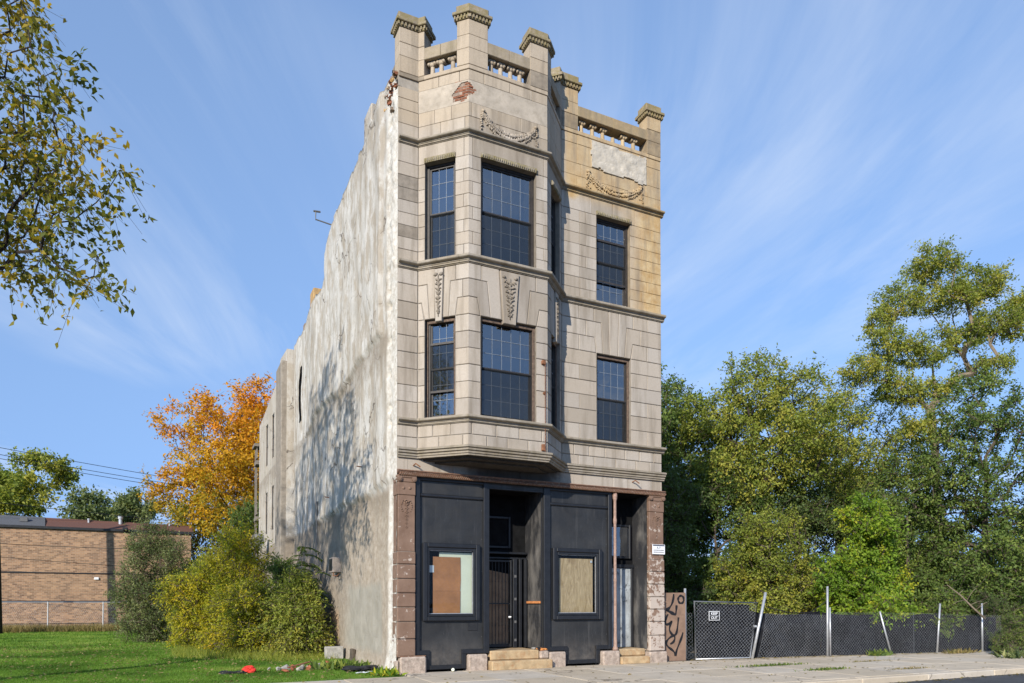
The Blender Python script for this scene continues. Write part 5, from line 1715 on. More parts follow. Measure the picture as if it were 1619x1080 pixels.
# feathery tree-of-heaven saplings by the wall: long drooping fronds with paired leaflets
def sapling(label, base, h, nf, seed, mat='leaf_green'):
    rg = np.random.default_rng(seed)
    t = thing('sumac_sapling', label, 'sapling', (base[0], base[1], 0))
    stem = [(rg.normal(0, .03) * i, rg.normal(0, .03) * i, h * i / 5) for i in range(6)]
    MB().tube(stem, [.025, .023, .02, .018, .014, .01], 6).build('stem', 'bark', t)
    Ps = []; Ds = []; Ns = []; st_ = MB()
    for i in range(nf):
        z = h * rg.uniform(.55, 1.0); a = rg.uniform(0, 2 * np.pi); L = rg.uniform(.5, .85)
        d = np.array([math.cos(a), math.sin(a), .35])
        p0 = np.array(stem[-1]) * (z / h); p0[2] = z
        pts = [p0 + d * L * u + np.array([0, 0, -.55 * L * u * u]) for u in np.linspace(0, 1, 7)]
        st_.tube(pts, [.008, .007, .006, .005, .004, .003, .002], 4)
        for u in np.linspace(.18, 1, 11):
            p = p0 + d * L * u + np.array([0, 0, -.55 * L * u * u])
            fw_ = nrm(d + np.array([0, 0, -1.1 * u])); sd = nrm(np.cross(fw_, [0, 0, 1]))
            for sg_ in (-1, 1):
                Ps.append(p); Ds.append(sd * sg_ + fw_ * .45 + np.array([0, 0, -.25])); Ns.append(np.array([0, 0, 1.]) + rg.normal(0, .2, 3))
    st_.build('frond_stalks', 'bark', t)
    M = len(Ps); L = rg.uniform(.12, .19, M)
    quads('crown', leaf_quads(np.array(Ps), np.array(Ds), np.array(Ns), L, L * .36), M, rg.uniform(0, 1, M), mat, t)
sapling('tall sapling with feathery fronds against the side wall under the ledge', (-.75, 8.6), 3.55, 26, 3)
sapling('sapling with drooping fronds beside the wall-mounted meter box', (-.65, 7.2), 2.9, 22, 4)
sapling('sapling with golden fronds rising from the front of the shrubs', (-2.9, 9.0), 2.4, 20, 5, 'leaf_yellow')

# ------------------------------------------------------------------ woodland on the lot to the right
W = 'trees on the overgrown lot'
TR = dict(group=W, twigs=7)
auto_tree('dark_tree', 'dark green tree beside the right corner of the building, highest in its shade', (17.2, 12.2), 13.2, 4.2, 3.8, 'leaf_green', 51, nclump=430, low=.18, trunk_r=.24, nl=23, per=16, tw_len=.75, leaf=.16, spread=.1, **TR)
auto_tree('broad_tree', 'broad green and yellow tree with sky showing under its crown', (21.0, 9.4), 13.6, 5.2, 4.4, 'leaf_olive', 52, nclump=390, low=.42, trunk_r=.30, nl=27, per=16, tw_len=.8, leaf=.15, spread=.1, bark='bark_dark', lean=(-.3, 0), **TR)
auto_tree('spreading_tree', 'ochre-green tree between the broad tree and the tallest tree', (27.6, 10.6), 12.8, 4.8, 4.2, 'leaf_olive', 53, nclump=300, low=.42, trunk_r=.30, nl=23, per=15, tw_len=.85, leaf=.15, spread=.1, bark='bark', **TR)
rng = np.random.default_rng(54)
spec = [(26.4, 6.6, 13.2, 1.3, 1.3, .75), (25.3, 7.0, 11.9, 1.1, 1.1, .55), (27.0, 6.4, 15.2, 1.1, 1.1, .75), (28.5, 6.0, 16.9, 1.15, 1.1, .8), (29.2, 5.8, 15.4, 1.2, 1.2, .6), (30.9, 5.3, 16.3, 1.3, 1.2, .7), (31.9, 5.0, 14.6, 1.3, 1.2, .6),
        (29.7, 5.6, 13.8, 1.1, 1.1, .55), (27.9, 6.2, 13.0, 1.1, 1.1, .6), (27.0, 6.5, 11.2, 1.2, 1.1, .6), (28.8, 5.9, 11.4, .9, .9, .6), (31.2, 5.2, 12.6, 1.0, 1.0, .45), (26.0, 6.8, 14.4, .8, .8, .5), (28.0, 6.2, 9.6, 1.0, 1.0, .6), (33.2, 4.6, 15.6, 1.0, 1.0, .6)]
P = lobes(rng, [(28.5 + (a - 28.5) * 1.08, b, c * 1.06, d * 1.1, e * 1.1, f * 1.1) for a, b, c, d, e, f in spec], 430, .2)
tree('tall_tree', 'tallest tree with airy olive crown and pale forked trunk at far right', 'tree', (28.6, 5.8, 0), P, [(28.6, 5.8, -.1), (28.6, 5.8, 4.5), (28.4, 5.9, 8.5), (28.3, 6.0, 11.0)], 'leaf_olive', rng,
     r_tip=.008, r_trunk=.19, twigs=6, per=19, tw_len=.55, leaf=.14, width=.5, droop=.1, bark='bark_pale', spread=.09, seg=.6, group=W)
auto_tree('dense_tree', 'dense dark green tree reaching to the ground at right edge', (25.2, 1.6), 11.2, 3.8, 3.0, 'leaf_green', 55, nclump=520, low=.05, trunk_r=.20, nl=34, per=16, tw_len=.6, leaf=.135, spread=.08, bark='bark', **TR)
auto_tree('ochre_tree', 'low tree with tan and ochre leaves above the leaning gate', (16.6, 5.0), 5.3, 2.8, 2.0, 'leaf_olive', 56, nclump=280, low=.06, trunk_r=.10, nl=20, per=16, tw_len=.5, leaf=.115, spread=.07, seg=.4, **TR)
auto_tree('bright_tree', 'bright yellow-green young tree overhanging the middle of the fence', (19.0, 2.6), 5.7, 2.2, 1.6, 'leaf_bright', 57, nclump=280, low=.10, trunk_r=.08, nl=20, per=15, tw_len=.5, leaf=.145, width=.5, spread=.07, seg=.4, **TR)
auto_tree('dark_tree', 'low dark tree in the building shade behind the spray-painted board', (13.4, 7.2), 7.4, 3.0, 2.4, 'leaf_dark', 58, nclump=300, low=.04, trunk_r=.12, nl=22, per=16, tw_len=.6, leaf=.13, spread=.08, seg=.5, **TR)
auto_tree('green_tree', 'mid green tree behind the fence post topped by a fallen branch', (22.2, 3.0), 7.8, 2.6, 1.9, 'leaf_green', 59, nclump=330, low=.06, trunk_r=.12, nl=23, per=16, tw_len=.55, leaf=.125, spread=.07, seg=.45, **TR)
auto_tree('dark_tree', 'dark green tree directly behind the keep-out gate', (17.0, 8.4), 7.4, 3.2, 2.4, 'leaf_green', 60, nclump=320, low=.04, trunk_r=.12, nl=22, per=16, tw_len=.6, leaf=.13, spread=.08, seg=.5, **TR)
auto_tree('green_tree', 'shadowy green tree between ochre tree and bright young tree', (20.6, 7.0), 6.6, 3.2, 2.4, 'leaf_dark', 61, nclump=300, low=.04, trunk_r=.12, nl=22, per=15, tw_len=.6, leaf=.13, spread=.08, seg=.5, **TR)
auto_tree('green_tree', 'green tree standing low before the trunk of the tallest tree', (25.0, 6.4), 7.4, 3.4, 2.4, 'leaf_green', 62, nclump=320, low=.04, trunk_r=.12, nl=22, per=15, tw_len=.6, leaf=.13, spread=.08, seg=.5, **TR)
auto_tree('dark_tree', 'dark tree deep in the lot behind bright young tree', (23.3, 8.8), 7.4, 3.4, 2.4, 'leaf_dark', 69, nclump=300, low=.03, trunk_r=.12, nl=22, per=15, tw_len=.65, leaf=.14, spread=.09, seg=.5, **TR)
auto_tree('far_tree', 'distant dark tree filling the gap behind the lot', (24.0, 20.0), 7.8, 7.0, 4.0, 'leaf_dark', 63, nclump=300, low=.03, nl=27, per=13, tw_len=.9, leaf=.24, spread=.14, seg=.9, **TR)
auto_tree('far_tree', 'distant dark tree behind the tallest tree', (37.0, 14.0), 8.4, 7.5, 4.0, 'leaf_dark', 64, nclump=320, low=.03, nl=27, per=13, tw_len=.9, leaf=.24, spread=.14, seg=.9, **TR)
auto_tree('far_tree', 'distant green tree low behind the right corner of the building', (14.5, 18.0), 8.0, 5.0, 4.0, 'leaf_dark', 67, nclump=220, low=.03, nl=20, per=13, tw_len=.9, leaf=.22, spread=.14, seg=.9, **TR)
auto_tree('far_tree', 'distant green tree at the right border behind the dense tree', (33.0, 3.0), 7.0, 4.5, 3.5, 'leaf_green', 68, nclump=240, low=.03, nl=20, per=14, tw_len=.8, leaf=.19, spread=.12, seg=.8, **TR)
auto_tree('kerb_shrub', 'small dark bush on the pavement edge at right border', (19.2, -2.6), 1.25, .75, .7, 'leaf_green', 65, nclump=90, low=.02, trunk_r=.03, nl=7, cat='shrub', twigs=6, per=14, tw_len=.22, leaf=.05, width=.4, spread=.03, seg=.2)
auto_tree('fence_shrub', 'dark shrub growing through the far end of the fence', (21.3, -.6), 2.0, 1.0, .7, 'leaf_dark', 66, nclump=110, low=.02, trunk_r=.03, nl=7, cat='shrub', twigs=6, per=14, tw_len=.3, leaf=.07, width=.4, spread=.04, seg=.25)

auto_tree('fence_vine', 'yellow-green vine spilling over the middle of the fence', (16.9, -.25), 2.0, 1.3, .45, 'leaf_bright', 71, nclump=80, low=.30, trunk_r=.02, nl=9, cat='vine', twigs=6, per=11, tw_len=.35, leaf=.11, width=.5, droop=.4, spread=.05, seg=.25)
auto_tree('fence_vine', 'green vine hanging over the fence near the fallen branch', (19.2, -.5), 2.1, 1.3, .5, 'leaf_green', 72, nclump=90, low=.28, trunk_r=.02, nl=9, cat='vine', twigs=6, per=11, tw_len=.35, leaf=.10, width=.45, droop=.4, spread=.05, seg=.25)
# ------------------------------------------------------------------ grass
def blades(name, label, cat, n, xr, yr, hgt, mat, rg, keep=None, wid=.012, lean=.5, z=-.02, base_z=True):
    X = rg.uniform(*xr, n); Y = rg.uniform(*yr, n)
    if keep is not None:
        k = keep(X, Y); X = X[k]; Y = Y[k]
    M = len(X)
    Z = -.03 + .10 * (fbm(X * .35 + 40, Y * .35 + 40) - .5) - .01 if base_z else np.full(M, z)
    a = rg.uniform(0, 2 * np.pi, M); H = hgt * rg.uniform(.5, 1.25, M) * (.7 + .6 * fbm(X * .8, Y * .8))
    S = np.stack([np.cos(a), np.sin(a), 0 * a], 1) * (wid * rg.uniform(.6, 1.2, M))[:, None]
    Ln = rg.normal(0, lean, (M, 2)) * H[:, None]
    P = np.stack([X, Y, Z], 1)
    T = P + np.stack([Ln[:, 0], Ln[:, 1], H], 1)
    V = np.stack([P - S, P + S, T], 1).reshape(-1, 3)
    ti = .55 * rg.uniform(0, 1, M) + .45 * fbm(X * .5 + 5, Y * .5)
    o = quads(name, V, M, ti, mat, None, vpf=3)
    o['label'] = label; o['category'] = cat
    return stuff(o)
rg = np.random.default_rng(77)
g_keep = lambda X, Y: ~((X > -.12) & (Y > -.1)) & (X > -4.782 - .62 * (Y + 16.1) - 1.5)
def lawn_grass():
    parts = []
    specs = [(230000, (-13, 0), (-.8, 5), .055, .007), (170000, (-16, 0), (5, 13), .065, .010), (120000, (-22, 0), (13, 36), .085, .017)]
    Vs = []; Ts = []
    for n, xr, yr, hgt, wid in specs:
        X = rg.uniform(*xr, n); Y = rg.uniform(*yr, n)
        k = g_keep(X, Y); X = X[k]; Y = Y[k]; M = len(X)
        Z = -.04 + .10 * (fbm(X * .35 + 40, Y * .35 + 40) - .5)
        a = rg.uniform(0, 2 * np.pi, M); H = hgt * rg.uniform(.5, 1.25, M) * (.6 + .8 * fbm(X * .8, Y * .8))
        S = np.stack([np.cos(a), np.sin(a), 0 * a], 1) * (wid * rg.uniform(.6, 1.2, M))[:, None]
        Ln = rg.normal(0, .5, (M, 2)) * H[:, None]
        P = np.stack([X, Y, Z], 1); T = P + np.stack([Ln[:, 0], Ln[:, 1], H], 1)
        Vs.append(np.stack([P - S, P + S, T], 1).reshape(-1, 3))
        Ts.append(np.clip(.35 * rg.uniform(0, 1, M) + .65 * ((fbm(X * .7 + 5, Y * .7) - .47) * 2.6 + .4), 0, 1))
    V = np.concatenate(Vs); T = np.concatenate(Ts)
    o = quads('grass', V, len(T), T, 'grass', None, vpf=3)
    o['label'] = 'short green mown grass covering the empty plot'; o['category'] = 'grass'
    stuff(o)
lawn_grass()
blades('dry_weeds', 'straw coloured weeds along the foot of the brick wall', 'weeds', 16000, (-20, -2.5), (32.5, 35.6), .45, 'straw', rg, None, .02, .35)
blades('edge_weeds', 'rough tufts of weeds along the foot of the shrubs', 'weeds', 7000, (-4.6, -.3), (4.6, 11), .30, 'leaf_olive', rg, lambda X, Y: (Y > 4.7 - 1.1 * (X + 2.2)) , .008, .45)
def weed(label, x, y, w, d, h, n, mat, seed, z=-.005):
    r2 = np.random.default_rng(seed)
    P = np.stack([x + r2.normal(0, w, n), y + r2.normal(0, d, n), np.full(n, z)], 1)
    D = nrm(np.stack([r2.normal(0, .6, n), r2.normal(0, .6, n), r2.uniform(.3, 1.1, n)], 1))
    L = h * r2.uniform(.5, 1.2, n)
    o = quads('weed_tuft', leaf_quads(P - np.array([x, y, 0]), D, r2.normal(0, 1, (n, 3)) + np.array([0, 0, .6]), L, L * .3), n, r2.uniform(0, 1, n), mat)
    o.location = (x, y, 0)
    stuff(tag(o, label, 'weeds'))
weed('leafy green weed at the foot of the left plaster corner', -.35, -.35, .16, .10, .22, 120, 'leaf_bright', 1)
weed('weedy tuft among rubble beside the concrete block', -.8, 1.9, .35, .25, .25, 260, 'leaf_green', 2)
weed('long strip of weeds in the pavement joint before the gate', 9.3, -2.28, .55, .05, .08, 420, 'leaf_green', 3, .002)
weed('short strip of weeds in the second pavement joint by the kerb', 9.7, -3.7, .35, .06, .08, 240, 'leaf_green', 4, .002)
weed('weeds in the pavement joint before the leaning fence post', 12.9, -2.4, .45, .04, .05, 200, 'straw', 5, .002)
weed('tufted weed at the base of the fence left of leaning post', 15.3, -.95, .22, .08, .22, 160, 'leaf_green', 6)
weed('brown weeds at the fence foot near its last post', 18.6, -1.35, .35, .08, .18, 200, 'straw', 7)
weed('thin weeds on the pavement beside the kerb bush', 18.0, -3.4, .25, .2, .35, 70, 'leaf_grey', 8)
weed('dry weeds in the joint along the kerb', 11.8, -4.4, .4, .05, .06, 160, 'straw', 9, .002)

# ------------------------------------------------------------------ brick building behind the lawn
K = thing('brick_building', 'long low tan brick building with brown shingle roof edge behind lawn', 'building', (-20, 36, 0))
def kr(o):
    o.matrix_parent_inverse = Matrix.Translation((20, -36, 0))
    return o
kr(MB().box(-45, -3.4, 36, 50, -.4, 6.35).build('wall', 'brick_wall', K))
kr(MB().add([(-45, 35.9, 6.36), (-3.3, 35.9, 6.36), (-3.3, 37.4, 6.95), (-45, 37.4, 7.6), (-45, 50, 7.6), (-3.3, 50, 6.95)], [(0, 1, 2, 3), (3, 2, 5, 4)]).build('roof', 'shingle', K))
kr(MB().add([(-45, 35.89, 6.368), (-11.6, 35.89, 6.368), (-11.8, 37.4, 7.10), (-45, 37.4, 7.61)], [(0, 1, 2, 3)]).build('grey_roof_patch', 'shingle_grey', K))
kr(MB().box(-45, -3.25, 35.86, 36.02, 6.25, 6.40).build('roof_gutter', 'black_iron', K))
for (x_, h_, r_) in ((-7.6, .45, .11), (-9.4, .2, .06), (-4.7, .3, .05)):
    kr(MB().lathe(x_, 37.2, [(r_, 6.5), (r_, 6.9 + h_ * .6), (r_ * 1.4, 6.92 + h_ * .6), (r_ * 1.4, 6.92 + h_)], 10).build('roof_vent', 'galv', K))
kr(MB().box(-13.0, -12.6, 36.5, 36.8, 6.7, 6.95).build('skylight', 'dish', K))
m = MB().box(-7.4, -7.1, 35.5, 35.9, 6.3, 6.5, .03)
kr(m.build('floodlight', 'black_iron', K))
kr(MB().box(-8.95, -8.7, 35.9, 36.0, 3.15, 3.3, .01).build('junction_box', 'white_sign', K))
for z_ in (1.75, 3.5):
    kr(MB().box(-30, -3.4, 35.965, 36.01, z_, z_ + .07).build('wall_conduit', 'black_iron', K))

# fence of thin posts before the brick wall
fc = thing('wire_fence', 'low galvanised wire fence standing before the long brick wall', 'fence', (-9, 34, 0))
def fr2(o):
    o.matrix_parent_inverse = Matrix.Translation((9, -34, 0)); return o
for x_ in (-19.5, -16.8, -14.0, -11.15, -8.3, -5.4):
    fr2(MB().tube([(x_, 34, -.1), (x_, 34, 1.75)], .035, 6).build('post', 'galv', fc))
fr2(MB().tube([(-20, 34, 1.72), (-4.5, 34, 1.72)], .025, 5).build('top_rail', 'galv', fc))
m = MB()
for i in range(150):
    x_ = -20 + i * .105
    m.add([(x_, 34, 0), (x_ + .003, 34, 0), (x_ + .85, 34, 1.7), (x_ + .847, 34, 1.7)], [(0, 1, 2, 3)])
    m.add([(x_ + .85, 34.004, 0), (x_ + .853, 34.004, 0), (x_ + .003, 34.004, 1.7), (x_, 34.004, 1.7)], [(0, 1, 2, 3)])
fr2(stuff(m.build('wire_mesh', 'galv', fc)))

# utility pole and cables
up_ = thing('utility_pole', 'brown timber utility pole at the left edge before the brick wall', 'pole', (-13.05, 31.2, 0))
MB().tube([(0, 0, -.3), (-.12, 0, 4), (-.35, 0, 10.5)], [.19, .17, .14], 10).build('shaft', 'bark_dark', up_, True)
MB().tube([(-.36, -.16, 9.3), (-.36, -.3, 9.3)], .05, 6).build('insulator', 'galv', up_)
def cable(label, a, b, sag, r=.018):
    pts = []
    for i in range(25):
        t = i / 24
        pts.append((a[0] + (b[0] - a[0]) * t, a[1] + (b[1] - a[1]) * t, a[2] + (b[2] - a[2]) * t - 4 * sag * t * (1 - t)))
    o = MB().tube(pts, r, 4).build('power_cable', 'wire')
    tag(o, label, 'cable', 'overhead cables at left')
cable('highest of the overhead cables above the brick roof', (-30, 30.8, 12.6), (6, 47, 10.6), .35)
cable('middle of the three upper overhead cables above the brick roof', (-30, 30.6, 12.25), (6, 47, 10.25), .45)
cable('lowest of the three upper overhead cables above the brick roof', (-30, 30.4, 12.1), (6, 47, 10.05), .55)
cable('single lower overhead cable passing in front of the far trees', (-30, 33.2, 8.9), (4, 39, 7.0), .3)
cable('thin cable looping in front of the brick wall', (-30, 33.0, 6.2), (-.8, 28, 4.7), .5, .016)
cable('second thin cable looping lower across the brick wall', (-30, 33.4, 6.4), (-3.6, 35.6, 3.9), .5, .014)

# ------------------------------------------------------------------ fence, gate and board to the right
FA = Vector((8.0, .15)); FD = (Vector((20, -1.2)) - FA).normalized(); FN = Vector((FD.y, -FD.x))
def fl(u, off=0.0):
    t = (u - FA.x) / FD.x
    p = FA + FD * t + FN * off
    return p.x, p.y
def chain(name, quad, parent, pitch=.105, r=.0016, bulge=None, off=0.0):
    """woven zig-zag wires over a quad given as (u,z) corners bl, br, tr, tl"""
    bl, br, tr, tl = [Vector(p) for p in quad]
    Lw = (br - bl).length; Hh = max((tl - bl).length, (tr - br).length)
    nc = int(Lw / pitch); nr = int(Hh / (pitch * .5))
    P0 = []; P1 = []
    def at(a, b):
        p = (bl * (1 - a) + br * a) * (1 - b) + (tl * (1 - a) + tr * a) * b
        o = off + (bulge(a, b) if bulge else 0)
        x_, y_ = fl(p.x, o)
        return (x_, y_, p.y)
    for i in range(nc + 1):
        pts = []
        for j in range(nr + 1):
            a = (i + (.5 if j % 2 else 0)) / nc + (.0 if True else 0)
            pts.append(at(min(max(a, 0), 1), j / nr))
        P0 += pts[:-1]; P1 += pts[1:]
        pts = []
        for j in range(nr + 1):
            a = (i - (.5 if j % 2 else 0)) / nc
            pts.append(at(min(max(a, 0), 1), j / nr))
        P0 += pts[:-1]; P1 += pts[1:]
    P0 = np.array(P0); P1 = np.array(P1)
    o = branch_mesh(name, P0, P1, np.full(len(P0), r), np.full(len(P0), r), 'mesh_wire', parent, 3)
    return stuff(o)

CF = thing('chain_link_fence', 'chain link fence backed with black windscreen fabric along the overgrown lot', 'fence')
for u0, z0, u1, z1, rr in ((13.49, -.1, 13.51, 2.15, .034), (16.05, -.1, 15.57, 1.37, .027), (17.95, -.1, 18.12, 1.62, .03), (20.0, -.1, 20.0, 1.63, .03), (13.60, 0, 13.6, 1.5, .025)):
    a = fl(u0, .03); b = fl(u1, .03)
    MB().tube([(a[0], a[1], z0), (b[0], b[1], z1)], rr, 8).build('post', 'galv', CF, True)
sagz = lambda a: 1.36 - .10 * math.sin(math.pi * a)
chain('wire_mesh', [(10.95, .03), (13.49, .03), (13.49, 1.27), (11.25, 1.33)], CF, bulge=lambda a, b: .05 * math.sin(a * 7 + b * 3), off=.0, r=.0022)
chain('wire_mesh', [(13.52, .03), (17.0, .0), (17.0, 1.33), (13.52, 1.36)], CF, bulge=lambda a, b: .03 * math.sin(a * 9))
chain('wire_mesh', [(17.0, .0), (20.9, .0), (20.9, 1.22), (17.0, 1.33)], CF, bulge=lambda a, b: .03 * math.sin(a * 9))
def fabric(name, u0, u1, ztop, parent, amp, seed, off=-.10):
    n = int((u1 - u0) / .06); mrow = 24
    A, Bq = np.meshgrid(np.linspace(0, 1, n + 1), np.linspace(0, 1, mrow + 1), indexing='ij')
    Uu = u0 + (u1 - u0) * A
    zt = np.array([[ztop(a) for a in A[:, 0]]]).T
    Zz = -.02 + (zt + .02) * Bq + .02 * (fbm(Uu * 3, A * 0 + seed) - .5) * Bq
    O = off + amp * (fbm(Uu * 1.6 + seed, Zz * 1.3 + seed) - .5) + amp * .5 * (fbm(Uu * 5 + seed, Zz * 2.5) - .5)
    O = np.minimum(O, -.03)
    V = [fl(float(Uu[i, j]), float(O[i, j])) + (float(Zz[i, j]),) for i in range(n + 1) for j in range(mrow + 1)]
    F = [(i * (mrow + 1) + j, (i + 1) * (mrow + 1) + j, (i + 1) * (mrow + 1) + j + 1, i * (mrow + 1) + j + 1) for i in range(n) for j in range(mrow)]
    return MB().add(V, F).build(name, 'fabric', parent, True)
fabric('windscreen', 10.8, 13.5, lambda a: 1.40 - .12 * math.sin(math.pi * a), CF, .42, 3, -.2)
fabric('windscreen', 13.5, 20.9, lambda a: 1.35 - .10 * a - .05 * abs(math.sin(a * 11)) - .05 * math.sin(a * 5) ** 2, CF, .40, 8, -.2)
a = fl(13.5, .0); b = fl(11.2, 0)
MB().tube([(fl(11.25)[0], fl(11.25)[1], 1.52), (fl(12.2)[0], fl(12.2)[1], 1.33), (fl(12.9)[0], fl(12.9)[1], 1.36), (fl(13.2)[0], fl(13.2)[1], 1.52), (a[0], a[1], 1.70)], .012, 5).build('slack_wire', 'wire', CF)

GT = thing('chain_link_gate', 'sagging chain link gate in a pale pipe frame carrying a keep-out sign', 'gate')
gq = [(8.80, .03), (10.66, .03), (10.94, 1.64), (8.77, 1.68)]
gp = [fl(u, .02) + (z,) for u, z in gq]
MB().tube(gp + [gp[0]], .022, 8).build('frame', 'galv', GT, True)
chain('wire_mesh', [(8.82, .05), (10.64, .05), (10.90, 1.62), (8.79, 1.66)], GT, off=.02, r=.0024)
fabric('windscreen', 8.95, 10.75, lambda a: 1.62 - .03 * a, GT, .12, 5, -.12)
bx('hinge', 'galv', GT, fl(10.85, .0)[0] - .04, fl(10.85)[0] + .04, fl(10.85)[1] - .05, fl(10.85)[1] + .03, .92, .98, .004)
a = fl(10.68, .06); b = fl(11.20, .06)
tag(MB().tube([(a[0], a[1], -.1), (b[0], b[1], 1.95)], .042, 10).build('leaning_post', 'galv', None, True), 'thick galvanised post leaning right beside the chain link gate', 'post')
a = fl(8.52, -.05)
tag(MB().tube([(a[0], a[1], -.1), (a[0], a[1], 2.05)], .035, 10).build('upright_post', 'galv', None, True), 'upright galvanised post just right of the spray-painted board', 'post')
SF = thing('fence_remnant', 'narrow strip of chain link between painted board and gate', 'fence')
chain('wire_mesh', [(8.50, .03), (8.78, .03), (8.74, 1.35), (8.52, 1.38)], SF, off=-.05)

KS = thing('keep_out_sign', 'small black and white KEEP OUT sign wired to the gate', 'sign')
a = fl(9.24, .05); b = fl(9.60, .05)
xd = Vector((b[0] - a[0], b[1] - a[1], 0)).normalized(); nn = Vector((FN.x, FN.y, 0))
def plate(u0, u1, z0, z1, off, mat, name, parent):
    a = fl(u0, off); b = fl(u1, off)
    q = MB()
    v = [(a[0], a[1], z0), (b[0], b[1], z0), (b[0], b[1], z1), (a[0], a[1], z1)]
    w = [(p[0] - nn.x * .003, p[1] - nn.y * .003, p[2]) for p in v]
    q.add(v + w, [(0, 1, 2, 3), (7, 6, 5, 4), (0, 4, 5, 1), (1, 5, 6, 2), (2, 6, 7, 3), (3, 7, 4, 0)])
    return q.build(name, mat, parent)
plate(9.24, 9.60, 1.135, 1.40, .050, 'white_sign', 'sign_plate', KS)
plate(9.258, 9.582, 1.27, 1.385, .0535, 'black_paint', 'black_field', KS)
plate(9.258, 9.582, 1.15, 1.262, .0535, 'black_paint', 'black_field', KS)
for tx, z in (('KEEP', 1.327), ('OUT', 1.206)):
    p = fl(9.42, .055)
    lettering('letters', tx, .105, 'white_sign', KS, (p[0], p[1], z), xd, (0, 0, 1), .001)

GB = thing('painted_board', 'brown board with black spray-painted graffiti beside the right pilaster', 'board')
def gbp(fx, fy, off=.0):
    p = fl(7.80 + .69 * fx, off)
    return (p[0], p[1], 1.93 * fy)
a = gbp(0, 0); b = gbp(1, 0)
q = MB()
v = [gbp(0, 0, .02), gbp(1, 0, .02), gbp(1, 1.0, .02), gbp(0, .995, .02)]
w = [gbp(0, 0, -.02), gbp(1, 0, -.02), gbp(1, 1.0, -.02), gbp(0, .995, -.02)]
q.add(v + w, [(0, 1, 2, 3), (7, 6, 5, 4), (0, 4, 5, 1), (1, 5, 6, 2), (2, 6, 7, 3), (3, 7, 4, 0)])
q.build('board', 'board_brown', GB)
strokes = [
    [(150, 447), (146, 485), (133, 525), (112, 552), (98, 563), (122, 576), (148, 590), (166, 596)],
    [(170, 528), (168, 560), (164, 595)],
    [(203 + 21 * math.cos(t * .5236), 487 + 27 * math.sin(t * .5236)) for t in range(13)],
    [(108, 592), (94, 618), (88, 645), (96, 665), (114, 660), (134, 642), (122, 672), (118, 705), (132, 732), (150, 742), (166, 732), (176, 690), (184, 615)],
    [(152, 742), (128, 754), (104, 775), (94, 796), (104, 822), (128, 842), (150, 862), (160, 890)],
    [(152, 742), (156, 765), (146, 790), (122, 806)],
    [(216, 724), (206, 760), (188, 805), (170, 850), (160, 892)],
]
m = MB()
def smooth_line(pts):
    out = []
    for i in range(len(pts) - 1):
        p0 = pts[max(i - 1, 0)]; p1 = pts[i]; p2 = pts[i + 1]; p3 = pts[min(i + 2, len(pts) - 1)]
        for t in (0, .25, .5, .75):
            out.append(tuple(.5 * ((2 * p1[k]) + (-p0[k] + p2[k]) * t + (2 * p0[k] - 5 * p1[k] + 4 * p2[k] - p3[k]) * t * t + (-p0[k] + 3 * p1[k] - 3 * p2[k] + p3[k]) * t ** 3) for k in (0, 1)))
    return out + [pts[-1]]
for si, s_ in enumerate(strokes):
    L_ = smooth_line([((x_ - 80) / 157 * .69, (927 - y_) / 490 * 1.93) for x_, y_ in s_])
    V = []; F = []
    for i, p in enumerate(L_):
        a = L_[max(i - 1, 0)]; b = L_[min(i + 1, len(L_) - 1)]
        d = Vector((b[0] - a[0], b[1] - a[1])).normalized() if a != b else Vector((1, 0))
        wd = .031 * (1.35 if si in (0,) and i > 10 else 1) * (.7 + .5 * math.sin(i * .35 + si) ** 2)
        for sg_ in (-1, 1):
            V.append(gbp((p[0] - d.y * wd * sg_) / .69, (p[1] + d.x * wd * sg_) / 1.93, .0225 + .0004 * si))
        if i:
            F.append((2 * i - 2, 2 * i - 1, 2 * i + 1, 2 * i))
    m.add(V, F)
m.build('spray_paint', 'black_paint', GB)

# bare fallen branch hanging over the fence
m = MB()
p0 = Vector(fl(18.65, -.15) + (2.25,)); p1 = Vector(fl(19.85, .25) + (1.12,))
m.tube([p0, p0.lerp(p1, .35) + Vector((0, 0, .05)), p0.lerp(p1, .7), p1], [.012, .022, .03, .035], 6)
for t, d in ((.3, (.5, .1, .25)), (.45, (-.45, .1, -.1)), (.6, (.6, -.1, .2)), (.75, (.4, -.2, .35)), (.5, (.2, -.2, .5))):
    q = p0.lerp(p1, t)
    m.tube([q, q + Vector(d) * .6, q + Vector(d) + Vector((0, 0, -.06))], [.012, .008, .004], 5)
tag(m.build('fallen_branch', 'bark_pale', None, True), 'bare pale fallen branch hanging over the fence top', 'branch')

# ------------------------------------------------------------------ things fixed to or lying beside the side wall
MX = thing('meter_box', 'beige metal box with dark outer face fixed to the plaster wall', 'box', (0, 6.2, 2.8))
def mx(o):
    o.matrix_parent_inverse = Matrix.Translation((0, -6.2, -2.8)); return o
mx(bx('case', 'meter', MX, -.24, .02, 5.95, 6.5, 2.58, 3.04, .012))
mx(bx('dark_face', 'black_iron', MX, -.25, -.242, 6.0, 6.45, 2.63, 3.0, .002))
mx(MB().tube([(-.2, 6.0, 2.56), (-.22, 6.0, 2.48), (-.12, 5.9, 2.46), (-.05, 5.9, 2.54)], .018, 6).build('conduit', 'rust', MX))

